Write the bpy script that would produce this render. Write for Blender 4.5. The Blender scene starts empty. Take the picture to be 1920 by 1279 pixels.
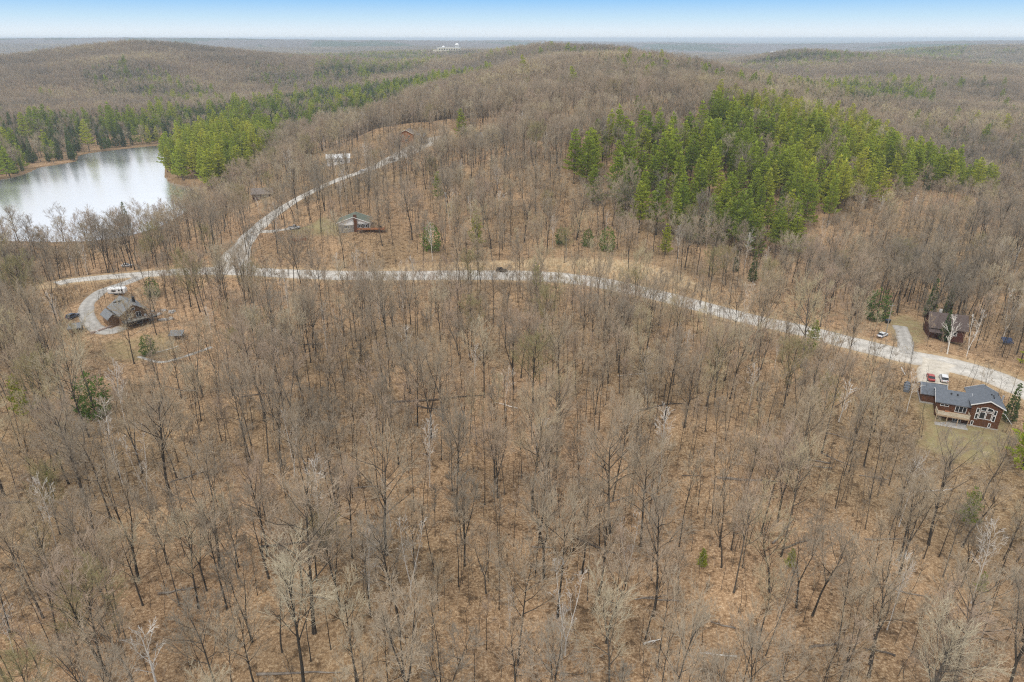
import bpy, math, random
import numpy as np
from mathutils import Vector, Matrix

# ------------------------------------------------------------------ camera, sky, sun, exposure
scene = bpy.context.scene
COL = scene.collection
HC = 90.0                                  # flying height of the camera above the clearing
FPX = 1281.0                               # focal length in photograph pixels (1920 wide)
PITCH = math.radians(23.9)
SP, CP = math.sin(PITCH), math.cos(PITCH)

cam_data = bpy.data.cameras.new('camera')
cam_data.sensor_width = 36.0
cam_data.lens = FPX / 1920 * 36.0
cam_data.clip_start = 1.0
cam_data.clip_end = 120000.0
cam = bpy.data.objects.new('camera', cam_data)
COL.objects.link(cam)
cam.location = (0, 0, HC)
cam.rotation_euler = (math.pi / 2 - PITCH, 0, 0)
scene.camera = cam

SUN_ELEV, SUN_AZ = math.radians(52), math.radians(215)      # azimuth clockwise from +Y (behind, to the left)
world = bpy.data.worlds.new('World')
scene.world = world
world.use_nodes = True
wn, wl = world.node_tree.nodes, world.node_tree.links
wn.clear()
w_out = wn.new('ShaderNodeOutputWorld')
w_bg = wn.new('ShaderNodeBackground')
w_bg.inputs['Strength'].default_value = 0.1
w_sky = wn.new('ShaderNodeTexSky')
w_sky.sky_type = 'NISHITA'
w_sky.sun_disc = False
w_sky.sun_elevation = SUN_ELEV
w_sky.sun_rotation = SUN_AZ
w_sky.dust_density = 2.0
w_co = wn.new('ShaderNodeTexCoord')
w_sep = wn.new('ShaderNodeSeparateXYZ')
wl.new(w_co.outputs['Generated'], w_sep.inputs[0])
# low sky: milky at the horizon, clear blue a few degrees up
w_map = wn.new('ShaderNodeMapRange')
w_map.inputs['From Min'].default_value = 0.0
w_map.inputs['From Max'].default_value = 0.058
wl.new(w_sep.outputs['Z'], w_map.inputs['Value'])
w_ramp = wn.new('ShaderNodeValToRGB')
e = w_ramp.color_ramp.elements
e[0].position, e[0].color = 0.0, (0.86, 0.93, 0.99, 1)
e[1].position, e[1].color = 1.0, (0.155, 0.52, 1.0, 1)
m_ = w_ramp.color_ramp.elements.new(0.42); m_.color = (0.60, 0.82, 0.99, 1)
m_ = w_ramp.color_ramp.elements.new(0.16); m_.color = (0.82, 0.92, 1.0, 1)
wl.new(w_map.outputs[0], w_ramp.inputs[0])
w_lowmul = wn.new('ShaderNodeVectorMath'); w_lowmul.operation = 'SCALE'
w_lowmul.inputs['Scale'].default_value = 10.0
wl.new(w_ramp.outputs[0], w_lowmul.inputs[0])
w_mixs = wn.new('ShaderNodeMix'); w_mixs.data_type = 'RGBA'
w_mixs.inputs[0].default_value = 0.05
wl.new(w_lowmul.outputs[0], w_mixs.inputs[6]); wl.new(w_sky.outputs[0], w_mixs.inputs[7])
# high thin cloud deck over the rest of the sky (the light in the photograph is that of a bright overcast)
w_noise = wn.new('ShaderNodeTexNoise'); w_noise.inputs['Scale'].default_value = 3.0
w_noise.inputs['Detail'].default_value = 6.0
wl.new(w_co.outputs['Generated'], w_noise.inputs['Vector'])
w_cr = wn.new('ShaderNodeMapRange')
w_cr.inputs['To Min'].default_value = 8.6; w_cr.inputs['To Max'].default_value = 12.5
w_cr.inputs['From Min'].default_value = 0.3; w_cr.inputs['From Max'].default_value = 0.7
wl.new(w_noise.outputs[0], w_cr.inputs['Value'])
w_ccol = wn.new('ShaderNodeVectorMath'); w_ccol.operation = 'SCALE'
w_ccol.inputs[0].default_value = (1.0, 1.0, 1.02)
wl.new(w_cr.outputs[0], w_ccol.inputs['Scale'])
w_cf = wn.new('ShaderNodeMapRange'); w_cf.interpolation_type = 'SMOOTHSTEP'
w_cf.inputs['From Min'].default_value = 0.075; w_cf.inputs['From Max'].default_value = 0.15
w_cf.inputs['To Max'].default_value = 0.93
wl.new(w_sep.outputs['Z'], w_cf.inputs['Value'])
w_mixc = wn.new('ShaderNodeMix'); w_mixc.data_type = 'RGBA'
wl.new(w_cf.outputs[0], w_mixc.inputs[0])
wl.new(w_mixs.outputs[2], w_mixc.inputs[6]); wl.new(w_ccol.outputs[0], w_mixc.inputs[7])
wl.new(w_mixc.outputs[2], w_bg.inputs['Color'])
wl.new(w_bg.outputs[0], w_out.inputs[0])

sun_data = bpy.data.lights.new('sun', 'SUN')
sun_data.energy = 1.9
sun_data.angle = math.radians(12)
sun_data.color = (1.0, 0.95, 0.87)
sun = bpy.data.objects.new('sun', sun_data)
COL.objects.link(sun)
sun_dir = Vector((math.sin(SUN_AZ) * math.cos(SUN_ELEV), math.cos(SUN_AZ) * math.cos(SUN_ELEV), math.sin(SUN_ELEV)))
sun.rotation_euler = sun_dir.to_track_quat('Z', 'Y').to_euler()
sun.location = (0, 0, 300)

scene.view_settings.view_transform = 'Standard'
scene.view_settings.look = 'None'
scene.view_settings.exposure = 0.0
scene.view_settings.gamma = 1.0
scene.view_settings.use_curve_mapping = False
scene.render.engine = 'CYCLES'
scene.cycles.max_bounces = 4
scene.cycles.diffuse_bounces = 3
scene.cycles.glossy_bounces = 2
scene.cycles.volume_bounces = 2
scene.cycles.use_denoising = False
scene.cycles.filter_width = 1.15
scene.cycles.sample_clamp_indirect = 4.0

RNG = np.random.default_rng(7)
random.seed(11)

# ------------------------------------------------------------------ small helpers
def tag(o, label=None, cat=None, group=None, kind=None):
    if label: o['label'] = label
    if cat: o['category'] = cat
    if group: o['group'] = group
    if kind: o['kind'] = kind
    return o

def thing(name, label, cat, loc=(0, 0, 0), rz=0.0, group=None):
    o = bpy.data.objects.new(name, None)
    COL.objects.link(o)
    o.location = loc
    o.rotation_euler = (0, 0, rz)
    o.empty_display_size = 0.5
    return tag(o, label, cat, group)

class MB:
    """collects shapes and links them as one mesh object"""
    def __init__(self):
        self.v, self.f, self.n = [], [], 0
    def add(self, verts, faces):
        k = self.n
        self.v.extend(map(tuple, verts)); self.n += len(verts)
        self.f.extend(tuple(i + k for i in q) for q in faces)
        return self
    def box(self, x0, x1, y0, y1, z0, z1):
        v = [(x, y, z) for z in (z0, z1) for y in (y0, y1) for x in (x0, x1)]
        return self.add(v, [(0, 2, 3, 1), (4, 5, 7, 6), (0, 1, 5, 4), (2, 6, 7, 3), (0, 4, 6, 2), (1, 3, 7, 5)])
    def prism(self, poly, a0, a1, axis='y'):
        """extrude a polygon; axis y: poly in xz, axis x: poly in yz, axis z: poly in xy"""
        def put(p, a):
            return {'y': (p[0], a, p[1]), 'x': (a, p[0], p[1]), 'z': (p[0], p[1], a)}[axis]
        n = len(poly)
        v = [put(p, a0) for p in poly] + [put(p, a1) for p in poly]
        f = [tuple(range(n - 1, -1, -1)), tuple(range(n, 2 * n))] + [(i, (i + 1) % n, n + (i + 1) % n, n + i) for i in range(n)]
        return self.add(v, f)
    def slab(self, corners, t):
        """a plate through 4 (or 3) corners with thickness t measured downwards"""
        n = len(corners)
        v = [tuple(c) for c in corners] + [(c[0], c[1], c[2] - t) for c in corners]
        f = [tuple(range(n)), tuple(range(2 * n - 1, n - 1, -1))] + [(i, n + i, n + (i + 1) % n, (i + 1) % n) for i in range(n)]
        return self.add(v, f)
    def tube(self, pts, rad, sides=6, cap=True):
        pts = np.asarray(pts, float); k = len(pts)
        rad = np.broadcast_to(np.asarray(rad, float), (k,))
        t = np.gradient(pts, axis=0)
        t /= np.linalg.norm(t, axis=1)[:, None] + 1e-9
        ref = np.array([1.0, 0, 0]) if abs(t[0][0]) < 0.8 else np.array([0, 1.0, 0])
        a = np.cross(t, ref); a /= np.linalg.norm(a, axis=1)[:, None] + 1e-9
        b = np.cross(t, a)
        ang = np.linspace(0, 2 * math.pi, sides, endpoint=False)
        ring = pts[:, None, :] + rad[:, None, None] * (np.cos(ang)[None, :, None] * a[:, None, :] + np.sin(ang)[None, :, None] * b[:, None, :])
        f = []
        for i in range(k - 1):
            for j in range(sides):
                j2 = (j + 1) % sides
                f.append((i * sides + j, i * sides + j2, (i + 1) * sides + j2, (i + 1) * sides + j))
        if cap:
            f.append(tuple(range(sides - 1, -1, -1)))
            f.append(tuple((k - 1) * sides + j for j in range(sides)))
        return self.add(ring.reshape(-1, 3), f)
    def cone(self, p0, p1, r, sides=3):
        """a tapered twig from p0 to a point at p1"""
        p0 = np.asarray(p0); p1 = np.asarray(p1)
        t = p1 - p0; t = t / (np.linalg.norm(t) + 1e-9)
        ref = np.array([0, 0, 1.0]) if abs(t[2]) < 0.9 else np.array([1.0, 0, 0])
        a = np.cross(t, ref); a /= np.linalg.norm(a); b = np.cross(t, a)
        v = [p0 + r * (math.cos(q) * a + math.sin(q) * b) for q in np.linspace(0, 2 * math.pi, sides, endpoint=False)] + [p1]
        return self.add(v, [(i, (i + 1) % sides, sides) for i in range(sides)])
    def loft(self, rings, cap=True):
        n = len(rings[0]); k = len(rings)
        v = [p for r in rings for p in r]
        f = [(i * n + j, i * n + (j + 1) % n, (i + 1) * n + (j + 1) % n, (i + 1) * n + j) for i in range(k - 1) for j in range(n)]
        if cap:
            f += [tuple(range(n - 1, -1, -1)), tuple((k - 1) * n + j for j in range(n))]
        return self.add(v, f)
    def mesh(self, name, mats, smooth=False):
        me = bpy.data.meshes.new(name)
        me.from_pydata(self.v, [], self.f)
        for m in (mats if isinstance(mats, (list, tuple)) else [mats]):
            me.materials.append(m)
        if smooth:
            me.polygons.foreach_set('use_smooth', np.ones(len(me.polygons), bool))
        me.update()
        return me
    def build(self, name, mat, parent=None, smooth=False, bevel=0):
        o = bpy.data.objects.new(name, self.mesh(name, mat, smooth))
        COL.objects.link(o)
        o.parent = parent
        if bevel:
            md = o.modifiers.new('bevel', 'BEVEL'); md.width = bevel; md.segments = 2; md.limit_method = 'ANGLE'
        return o

# ------------------------------------------------------------------ materials
def new_mat(name):
    m = bpy.data.materials.new(name); m.use_nodes = True
    nt = m.node_tree
    return m, nt, nt.nodes['Principled BSDF']

def rgb(c): return (c[0], c[1], c[2], 1.0)

def mat_noise(name, c1, c2, scale=2.0, rough=0.8, spec=0.3, bump=0.0, bscale=None, detail=5.0, coord='Object', metallic=0.0, lo=0.35, hi=0.65):
    m, nt, b = new_mat(name)
    n, l = nt.nodes, nt.links
    tc = n.new('ShaderNodeTexCoord')
    tx = n.new('ShaderNodeTexNoise'); tx.inputs['Scale'].default_value = scale; tx.inputs['Detail'].default_value = detail
    l.new(tc.outputs[coord], tx.inputs['Vector'])
    r = n.new('ShaderNodeValToRGB')
    r.color_ramp.elements[0].position, r.color_ramp.elements[0].color = lo, rgb(c1)
    r.color_ramp.elements[1].position, r.color_ramp.elements[1].color = hi, rgb(c2)
    l.new(tx.outputs[0], r.inputs[0]); l.new(r.outputs[0], b.inputs['Base Color'])
    b.inputs['Roughness'].default_value = rough
    b.inputs['Specular IOR Level'].default_value = spec
    b.inputs['Metallic'].default_value = metallic
    if bump:
        t2 = n.new('ShaderNodeTexNoise'); t2.inputs['Scale'].default_value = bscale or scale * 4
        l.new(tc.outputs[coord], t2.inputs['Vector'])
        bp = n.new('ShaderNodeBump'); bp.inputs['Strength'].default_value = bump; bp.inputs['Distance'].default_value = 0.05
        l.new(t2.outputs[0], bp.inputs['Height']); l.new(bp.outputs[0], b.inputs['Normal'])
    return m

def mat_lines(name, c1, c2, pitch, axis='Z', rough=0.75, spec=0.3):
    """boards or shingle courses too fine to build singly: fine relief and grain"""
    m, nt, b = new_mat(name)
    n, l = nt.nodes, nt.links
    tc = n.new('ShaderNodeTexCoord')
    sp = n.new('ShaderNodeSeparateXYZ'); l.new(tc.outputs['Object'], sp.inputs[0])
    dv = n.new('ShaderNodeMath'); dv.operation = 'DIVIDE'; dv.inputs[1].default_value = pitch
    l.new(sp.outputs[axis], dv.inputs[0])
    fr = n.new('ShaderNodeMath'); fr.operation = 'FRACT'; l.new(dv.outputs[0], fr.inputs[0])
    tx = n.new('ShaderNodeTexNoise'); tx.inputs['Scale'].default_value = 1.6; tx.inputs['Detail'].default_value = 7
    l.new(tc.outputs['Object'], tx.inputs['Vector'])
    r = n.new('ShaderNodeValToRGB')
    r.color_ramp.elements[0].position, r.color_ramp.elements[0].color = 0.3, rgb(c1)
    r.color_ramp.elements[1].position, r.color_ramp.elements[1].color = 0.7, rgb(c2)
    l.new(tx.outputs[0], r.inputs[0]); l.new(r.outputs[0], b.inputs['Base Color'])
    bp = n.new('ShaderNodeBump'); bp.inputs['Strength'].default_value = 0.6; bp.inputs['Distance'].default_value = 0.03
    l.new(fr.outputs[0], bp.inputs['Height']); l.new(bp.outputs[0], b.inputs['Normal'])
    b.inputs['Roughness'].default_value = rough; b.inputs['Specular IOR Level'].default_value = spec
    return m

def mat_tree(name, stops, scale=0.006, trans=0.0, rough=0.9, inner=0.0):
    """bark, twigs or needles; the tint differs from tree to tree and drifts over the woods"""
    m, nt, b = new_mat(name)
    n, l = nt.nodes, nt.links
    oi = n.new('ShaderNodeObjectInfo')
    tx = n.new('ShaderNodeTexNoise'); tx.inputs['Scale'].default_value = scale; tx.inputs['Detail'].default_value = 5
    l.new(oi.outputs['Location'], tx.inputs['Vector'])
    mx = n.new('ShaderNodeMath'); mx.operation = 'MULTIPLY_ADD'; mx.inputs[1].default_value = 0.62
    l.new(oi.outputs['Random'], mx.inputs[0])
    sc = n.new('ShaderNodeMath'); sc.operation = 'MULTIPLY_ADD'; sc.inputs[1].default_value = 1.9; sc.inputs[2].default_value = -0.76
    l.new(tx.outputs[0], sc.inputs[0]); l.new(sc.outputs[0], mx.inputs[2])
    r = n.new('ShaderNodeValToRGB')
    el = r.color_ramp.elements
    el[0].position, el[0].color = stops[0][0], rgb(stops[0][1])
    el[1].position, el[1].color = stops[-1][0], rgb(stops[-1][1])
    for p, c in stops[1:-1]:
        q = el.new(p); q.color = rgb(c)
    l.new(mx.outputs[0], r.inputs[0])
    col = r.outputs[0]
    # clump to clump variation inside one tree
    tc = n.new('ShaderNodeTexCoord')
    t2 = n.new('ShaderNodeTexNoise'); t2.inputs['Scale'].default_value = 0.55; t2.inputs['Detail'].default_value = 3
    l.new(tc.outputs['Object'], t2.inputs['Vector'])
    mr = n.new('ShaderNodeMapRange'); mr.inputs['From Min'].default_value = 0.3; mr.inputs['From Max'].default_value = 0.7
    mr.inputs['To Min'].default_value = 1.0 - inner; mr.inputs['To Max'].default_value = 1.0 + inner
    l.new(t2.outputs[0], mr.inputs['Value'])
    vm = n.new('ShaderNodeVectorMath'); vm.operation = 'SCALE'
    l.new(col, vm.inputs[0]); l.new(mr.outputs[0], vm.inputs['Scale'])
    l.new(vm.outputs[0], b.inputs['Base Color'])
    b.inputs['Roughness'].default_value = rough
    b.inputs['Specular IOR Level'].default_value = 0.15
    if trans:
        out = n['Material Output']
        tr = n.new('ShaderNodeBsdfTranslucent'); l.new(vm.outputs[0], tr.inputs['Color'])
        ms = n.new('ShaderNodeMixShader'); ms.inputs[0].default_value = trans
        l.new(b.outputs[0], ms.inputs[1]); l.new(tr.outputs[0], ms.inputs[2]); l.new(ms.outputs[0], out.inputs['Surface'])
    return m

M = {}
M['bark'] = mat_tree('bark', [(0.1, (.045, .038, .03)), (0.5, (.075, .063, .05)), (0.9, (.14, .122, .10))], inner=0.35)
M['twig'] = mat_tree('twig', [(0.0, (.225, .197, .152)), (0.2, (.29, .245, .188)), (0.38, (.36, .292, .212)), (0.55, (.405, .33, .23)), (0.7, (.42, .318, .238)), (0.82, (.49, .41, .26)), (1.0, (.58, .50, .305))], inner=0.12)
M['far_twig'] = M['twig']
M['pale_twig'] = mat_tree('pale_twig', [(0.0, (.46, .39, .27)), (1.0, (.52, .45, .32))], inner=0.1)
M['bud_twig'] = mat_tree('bud_twig', [(0.0, (.30, .27, .13)), (1.0, (.36, .30, .16))], inner=0.1)
M['white_bark'] = mat_tree('white_bark', [(0.0, (.60, .56, .50)), (1.0, (.76, .72, .66))], inner=0.2)
M['pine_needle'] = mat_tree('pine_needle', [(0.0, (.22, .29, .045)), (0.5, (.38, .44, .055)), (1.0, (.54, .53, .075))], trans=0.5, inner=0.25)
M['spruce_needle'] = mat_tree('spruce_needle', [(0.0, (.075, .115, .042)), (0.6, (.115, .16, .05)), (1.0, (.19, .22, .058))], trans=0.35, inner=0.25)
M['bush_needle'] = mat_tree('bush_needle', [(0.0, (.12, .19, .05)), (1.0, (.20, .28, .06))], trans=0.4, inner=0.3)
M['gravel'] = mat_noise('gravel', (.46, .425, .37), (.68, .64, .575), scale=0.45, rough=0.95, bump=0.35, bscale=6, spec=.1, coord='Object', detail=9)
M['pale_gravel'] = mat_noise('pale_gravel', (.52, .47, .38), (.68, .63, .53), scale=0.4, rough=0.95, bump=0.3, bscale=6, spec=.1, detail=9)
M['grey_gravel'] = mat_noise('grey_gravel', (.33, .315, .29), (.46, .44, .41), scale=0.4, rough=0.95, bump=0.3, bscale=6, spec=.1, detail=9)
M['slate_roof'] = mat_lines('slate_roof', (.11, .125, .145), (.15, .165, .19), 0.3, 'Y', rough=0.8)
M['grey_roof'] = mat_lines('grey_roof', (.17, .18, .19), (.23, .24, .25), 0.3, 'Y', rough=0.8)
M['green_roof'] = mat_lines('green_roof', (.11, .13, .10), (.16, .18, .14), 0.3, 'Y')
M['brown_roof'] = mat_lines('brown_roof', (.085, .062, .055), (.12, .09, .08), 0.3, 'Y')
M['tan_roof'] = mat_lines('tan_roof', (.17, .14, .12), (.24, .20, .17), 0.3, 'Y')
M['brown_wood'] = mat_lines('brown_wood', (.095, .038, .017), (.135, .056, .026), 0.2, 'Z', rough=0.65)
M['dark_red_wood'] = mat_lines('dark_red_wood', (.07, .025, .018), (.10, .035, .025), 0.2, 'Z')
M['orange_wood'] = mat_lines('orange_wood', (.28, .11, .045), (.36, .16, .07), 0.2, 'Z')
M['log_wood'] = mat_lines('log_wood', (.15, .085, .045), (.22, .135, .075), 0.28, 'Z')
M['deck_wood'] = mat_noise('deck_wood', (.42, .30, .19), (.55, .42, .29), scale=1.2, rough=0.8)
M['cream_panel'] = mat_noise('cream_panel', (.50, .43, .32), (.62, .55, .44), scale=0.8, rough=0.5)
M['white_paint'] = mat_noise('white_paint', (.74, .74, .73), (.82, .82, .81), scale=1.0, rough=0.5)
M['cream_paint'] = mat_noise('cream_paint', (.62, .57, .44), (.70, .65, .52), scale=0.3, rough=0.6)
M['concrete'] = mat_noise('concrete', (.34, .33, .31), (.48, .46, .43), scale=1.0, rough=0.9, bump=.2)
M['stone_wall'] = mat_noise('stone_wall', (.18, .165, .15), (.33, .31, .28), scale=2.5, rough=0.9, bump=.4)
M['pink_stone'] = mat_noise('pink_stone', (.36, .27, .23), (.48, .38, .33), scale=1.5, rough=0.9, bump=.4)
M['rock'] = mat_noise('rock', (.30, .28, .26), (.55, .52, .48), scale=0.9, rough=0.9, bump=.3)
M['dark_metal'] = mat_noise('dark_metal', (.02, .02, .022), (.035, .035, .035), scale=3, rough=0.45, spec=.5)
M['grey_metal'] = mat_noise('grey_metal', (.28, .29, .30), (.36, .37, .38), scale=2, rough=0.4, spec=.5)
M['glass'] = mat_noise('window_glass', (.012, .014, .017), (.03, .034, .04), scale=1.0, rough=0.06, spec=.6)
M['warm_glass'] = mat_noise('warm_window_glass', (.06, .035, .025), (.10, .06, .045), scale=1.0, rough=0.1, spec=.5)
M['tyre'] = mat_noise('tyre_rubber', (.014, .014, .014), (.025, .025, .025), scale=6, rough=0.85)
M['black_paint'] = mat_noise('black_car_paint', (.010, .011, .012), (.016, .016, .018), scale=2, rough=0.25, spec=.6)
M['silver_paint'] = mat_noise('silver_car_paint', (.42, .43, .44), (.50, .51, .52), scale=2, rough=0.3, spec=.6)
M['blue_paint'] = mat_noise('blue_car_paint', (.035, .055, .10), (.05, .075, .13), scale=2, rough=0.25, spec=.6)
M['red_paint'] = mat_noise('red_car_paint', (.38, .055, .05), (.45, .075, .065), scale=2, rough=0.3, spec=.6)
M['white_car'] = mat_noise('white_car_paint', (.66, .67, .68), (.74, .75, .76), scale=2, rough=0.3, spec=.6)
M['red_lamp'] = mat_noise('red_lens', (.35, .02, .02), (.45, .03, .03), scale=4, rough=0.2)
M['clear_lamp'] = mat_noise('clear_lens', (.65, .66, .66), (.75, .75, .75), scale=4, rough=0.15)
M['tarp'] = mat_noise('blue_tarp', (.03, .05, .11), (.045, .075, .16), scale=1.5, rough=0.5)
M['old_log'] = mat_noise('old_log', (.16, .13, .105), (.30, .255, .21), scale=1.2, rough=0.95)
M['dark_log'] = mat_noise('dark_log', (.075, .06, .05), (.13, .105, .085), scale=1.2, rough=0.95)
M['pole_wood'] = mat_noise('pole_wood', (.24, .22, .19), (.33, .31, .27), scale=1.0, rough=0.9)
M['city'] = mat_noise('far_tower_wall', (.30, .31, .33), (.42, .43, .45), scale=0.02, rough=0.7)

# ------------------------------------------------------------------ terrain
def plan(px, z, h):
    """ground plan position of a point seen in column px at depth z and height h"""
    return ((px - 960.0) / FPX * z, (z - (HC - h) * SP) / CP)

# (column, depth, height): the lie of the land, measured off the photograph
CTRL = [(-500, 90, 1), (100, 95, 0), (960, 95, -1), (1800, 95, 0), (2400, 90, 2),
        (-400, 150, 2), (300, 150, 1), (960, 150, 1), (1500, 150, 1), (1900, 150, -1), (2300, 150, 0),
        (-300, 220, 0), (200, 220, 0), (650, 210, 1), (1100, 215, 1), (1500, 234, 0), (1860, 204, 2), (2200, 220, 0),
        (0, 270, -1), (240, 275, 0), (500, 289, 0), (750, 287, 0), (1000, 284, 0), (1300, 258, 0), (1650, 230, 1), (1750, 211, 2),
        (1750, 235, 0), (1920, 260, -3), (2100, 280, -5),
        (150, 330, -6), (300, 340, -5), (420, 315, 1), (0, 345, -4), (-200, 345, -5), (100, 400, -6), (320, 430, -7), (400, 400, -4), (430, 450, -6), (400, 500, -6), (470, 520, -5), (-200, 400, -6),
        (520, 363, 5), (480, 400, 1), (620, 418, 11), (700, 441, 14), (800, 471, 23), (670, 345, 6), (560, 335, 3),
        (960, 330, 8), (800, 335, 7), (960, 362, 18), (800, 395, 18), (960, 393, 26), (1100, 352, 20), (1100, 400, 29),
        (1300, 330, 8), (1300, 390, 24), (1500, 352, 0), (1600, 397, -3), (1850, 460, -9), (1750, 340, -6), (1950, 380, -12),
        (760, 480, 28), (905, 480, 31), (620, 520, 15), (500, 560, 0), (1100, 520, 38), (900, 600, 33), (700, 640, 8), (560, 620, -3),
        (1300, 520, 34), (1450, 560, 29), (1600, 548, 21), (1700, 530, 6), (1850, 560, -15),
        (1000, 800, 40), (1200, 800, 46), (1350, 760, 36), (800, 800, 18),
        (1550, 760, 6), (1700, 720, -6), (1900, 740, -8), (1900, 1000, 2), (1700, 1200, 9), (1500, 1100, 14), (1350, 1150, 30),
        (1100, 1450, 66), (1000, 1250, 40), (1260, 1380, 40), (1180, 1420, 62), (1020, 1450, 59), (1340, 1450, 24), (850, 1150, 20), (750, 1050, 6), (900, 1400, 26), (1400, 1500, 15),
        (550, 960, -6), (420, 790, -6), (620, 1250, 1), (450, 1300, 10), (550, 1500, 26), (380, 1500, 38),
        (270, 1500, 53), (120, 1500, 46), (0, 1400, 38), (-150, 1400, 30), (270, 1200, 24), (100, 860, -5), (0, 630, -7), (120, 690, -7), (220, 740, -7), (330, 770, -7), (-50, 760, -6), (250, 800, -5), (100, 1050, 10), (-150, 900, 0),
        (200, 1900, 12), (300, 3200, -22), (0, 2300, -10), (100, 3500, -22), (700, 1900, 14), (840, 2500, 42), (740, 2500, 32), (960, 2500, 36), (500, 2600, 24), (620, 2300, 20), (840, 3300, 10), (1050, 3000, 12),
        (1100, 2100, 14), (1300, 2100, -12), (1900, 1600, 6), (1700, 1700, 15), (1500, 1900, 21), (1350, 2000, -8), (2000, 2000, 14),
        (1700, 2600, 18), (1850, 2500, 18), (1500, 3000, -30), (1200, 3500, -32), (1780, 3000, 38), (1950, 3600, 5),
        (1900, 4500, 25), (1600, 5000, -10), (1350, 5200, -20), (1000, 5000, 0), (500, 4500, 10), (0, 4500, 20),
        (-100, 7000, 72), (100, 7000, 70), (400, 7300, 60), (700, 7600, 54), (1000, 8000, 48), (1200, 9000, 5), (1500, 9000, -10), (1650, 7000, 20), (1780, 7000, 44), (1950, 7000, 40), (2100, 7000, 50),
        (0, 12000, 20), (960, 14000, 0), (1500, 14000, -10), (1900, 14000, 20), (0, 30000, 30), (960, 30000, 10), (1900, 30000, 10), (960, 60000, 20), (0, 60000, 20), (1900, 60000, 20)]

def warp(x, y):
    x = np.asarray(x, float); y = np.asarray(y, float)
    return np.arctan2(x, y + 60.0), 0.5 * np.log(x * x + y * y + 3600.0)

_c = np.array([(*plan(p, z, h), h) for p, z, h in CTRL])
_cu, _cw = warp(_c[:, 0], _c[:, 1])
_S = 0.05
def _phi(du, dw): return np.sqrt(du * du + dw * dw + _S * _S)
_A = np.ones((len(_c) + 1, len(_c) + 1)); _A[-1, -1] = 0
_A[:-1, :-1] = _phi(_cu[:, None] - _cu[None], _cw[:, None] - _cw[None]) + 0.004 * np.eye(len(_c))
_W = np.linalg.solve(_A, np.append(_c[:, 2], 0.0))

def base_h(x, y):
    x = np.atleast_1d(np.asarray(x, float)); y = np.atleast_1d(np.asarray(y, float))
    u, w = warp(x, y)
    out = np.empty(x.shape)
    for i in range(0, len(u), 20000):
        s = slice(i, i + 20000)
        out[s] = _phi(u[s, None] - _cu[None], w[s, None] - _cw[None]) @ _W[:-1] + _W[-1]
    return out

_nr = np.random.default_rng(3)
_waves = [(k * math.cos(a), k * math.sin(a), ph, 1.0 / k) for k in (9, 14, 22, 35, 55, 85, 130) for a, ph in zip(_nr.uniform(0, 6.28, 4), _nr.uniform(0, 6.28, 4))]
def rough(x, y):
    u, w = warp(x, y)
    r = np.exp(w)
    s = np.zeros_like(u)
    for a, b, ph, am in _waves:
        s += am * np.sin(a * u + b * w + ph + 0.7 * np.sin(0.6 * b * u - 0.5 * a * w))
    return s * np.where(r < 450, r * .035, np.minimum(450 * .035 + (r - 450) * .012, 36.0))

def seg_dist(x, y, line):
    """distance to a polyline in plan, and the height at the nearest point"""
    best = np.full(x.shape, 1e9)
    for (x0, y0), (x1, y1) in zip(line[:-1], line[1:]):
        dx, dy = x1 - x0, y1 - y0
        t = np.clip(((x - x0) * dx + (y - y0) * dy) / (dx * dx + dy * dy + 1e-9), 0, 1)
        best = np.minimum(best, np.hypot(x - x0 - t * dx, y - y0 - t * dy))
    return best

def in_poly(x, y, poly):
    inside = np.zeros(x.shape, bool)
    n = len(poly)
    for i in range(n):
        (x0, y0), (x1, y1) = poly[i], poly[(i + 1) % n]
        c = ((y0 > y) != (y1 > y)) & (x < (x1 - x0) * (y - y0) / (y1 - y0 + 1e-12) + x0)
        inside ^= c
    return inside

def sdist(x, y, poly):
    d = seg_dist(x, y, list(poly) + [poly[0]])
    return np.where(in_poly(x, y, poly), -d, d)

def sstep(a, b, x):
    t = np.clip((x - a) / (b - a), 0, 1)
    return t * t * (3 - 2 * t)

_T = np.exp(np.linspace(math.log(60), math.log(60000), 900))
def cast(px, py, hfun=base_h):
    """where the view ray through a photograph pixel meets the land"""
    v = (py - 639.5) / FPX
    d = ((px - 960) / FPX, CP - v * SP, -(SP + v * CP))
    z = HC + d[2] * _T
    g = z - hfun(d[0] * _T, d[1] * _T)
    k = np.argmax(g < 0)
    if g[k] >= 0: k = len(_T) - 1
    t0, t1 = _T[k - 1], _T[k]
    a = g[k - 1] / (g[k - 1] - g[k] + 1e-9)
    t = t0 + (t1 - t0) * a
    return d[0] * t, d[1] * t

def smooth_line(pts, n=6):
    """Catmull-Rom through the points"""
    p = np.array(pts); p = np.vstack([2 * p[0] - p[1], p, 2 * p[-1] - p[-2]])
    out = []
    for i in range(1, len(p) - 2):
        for t in np.linspace(0, 1, n, endpoint=False):
            out.append(0.5 * ((2 * p[i]) + (p[i + 1] - p[i - 1]) * t + (2 * p[i - 1] - 5 * p[i] + 4 * p[i + 1] - p[i + 2]) * t * t + (3 * p[i] - p[i - 1] - 3 * p[i + 1] + p[i + 2]) * t ** 3))
    out.append(p[-2])
    return [tuple(q) for q in out]

LAKE_Z = -8.0
def on_lake(px, py):
    v = (py - 639.5) / FPX
    t = (HC - LAKE_Z) / (SP + v * CP)
    return ((px - 960) / FPX * t, (CP - v * SP) * t)
LAKE = smooth_line([on_lake(*q) for q in [(-260, 352), (-120, 350), (0, 336), (45, 326), (75, 314), (140, 303), (150, 291), (200, 283), (262, 276), (330, 271), (352, 276), (338, 288), (316, 300), (312, 318), (318, 338), (350, 348), (385, 356), (350, 400), (280, 438), (150, 460), (0, 466), (-150, 468), (-320, 460)]], 4)

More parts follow.
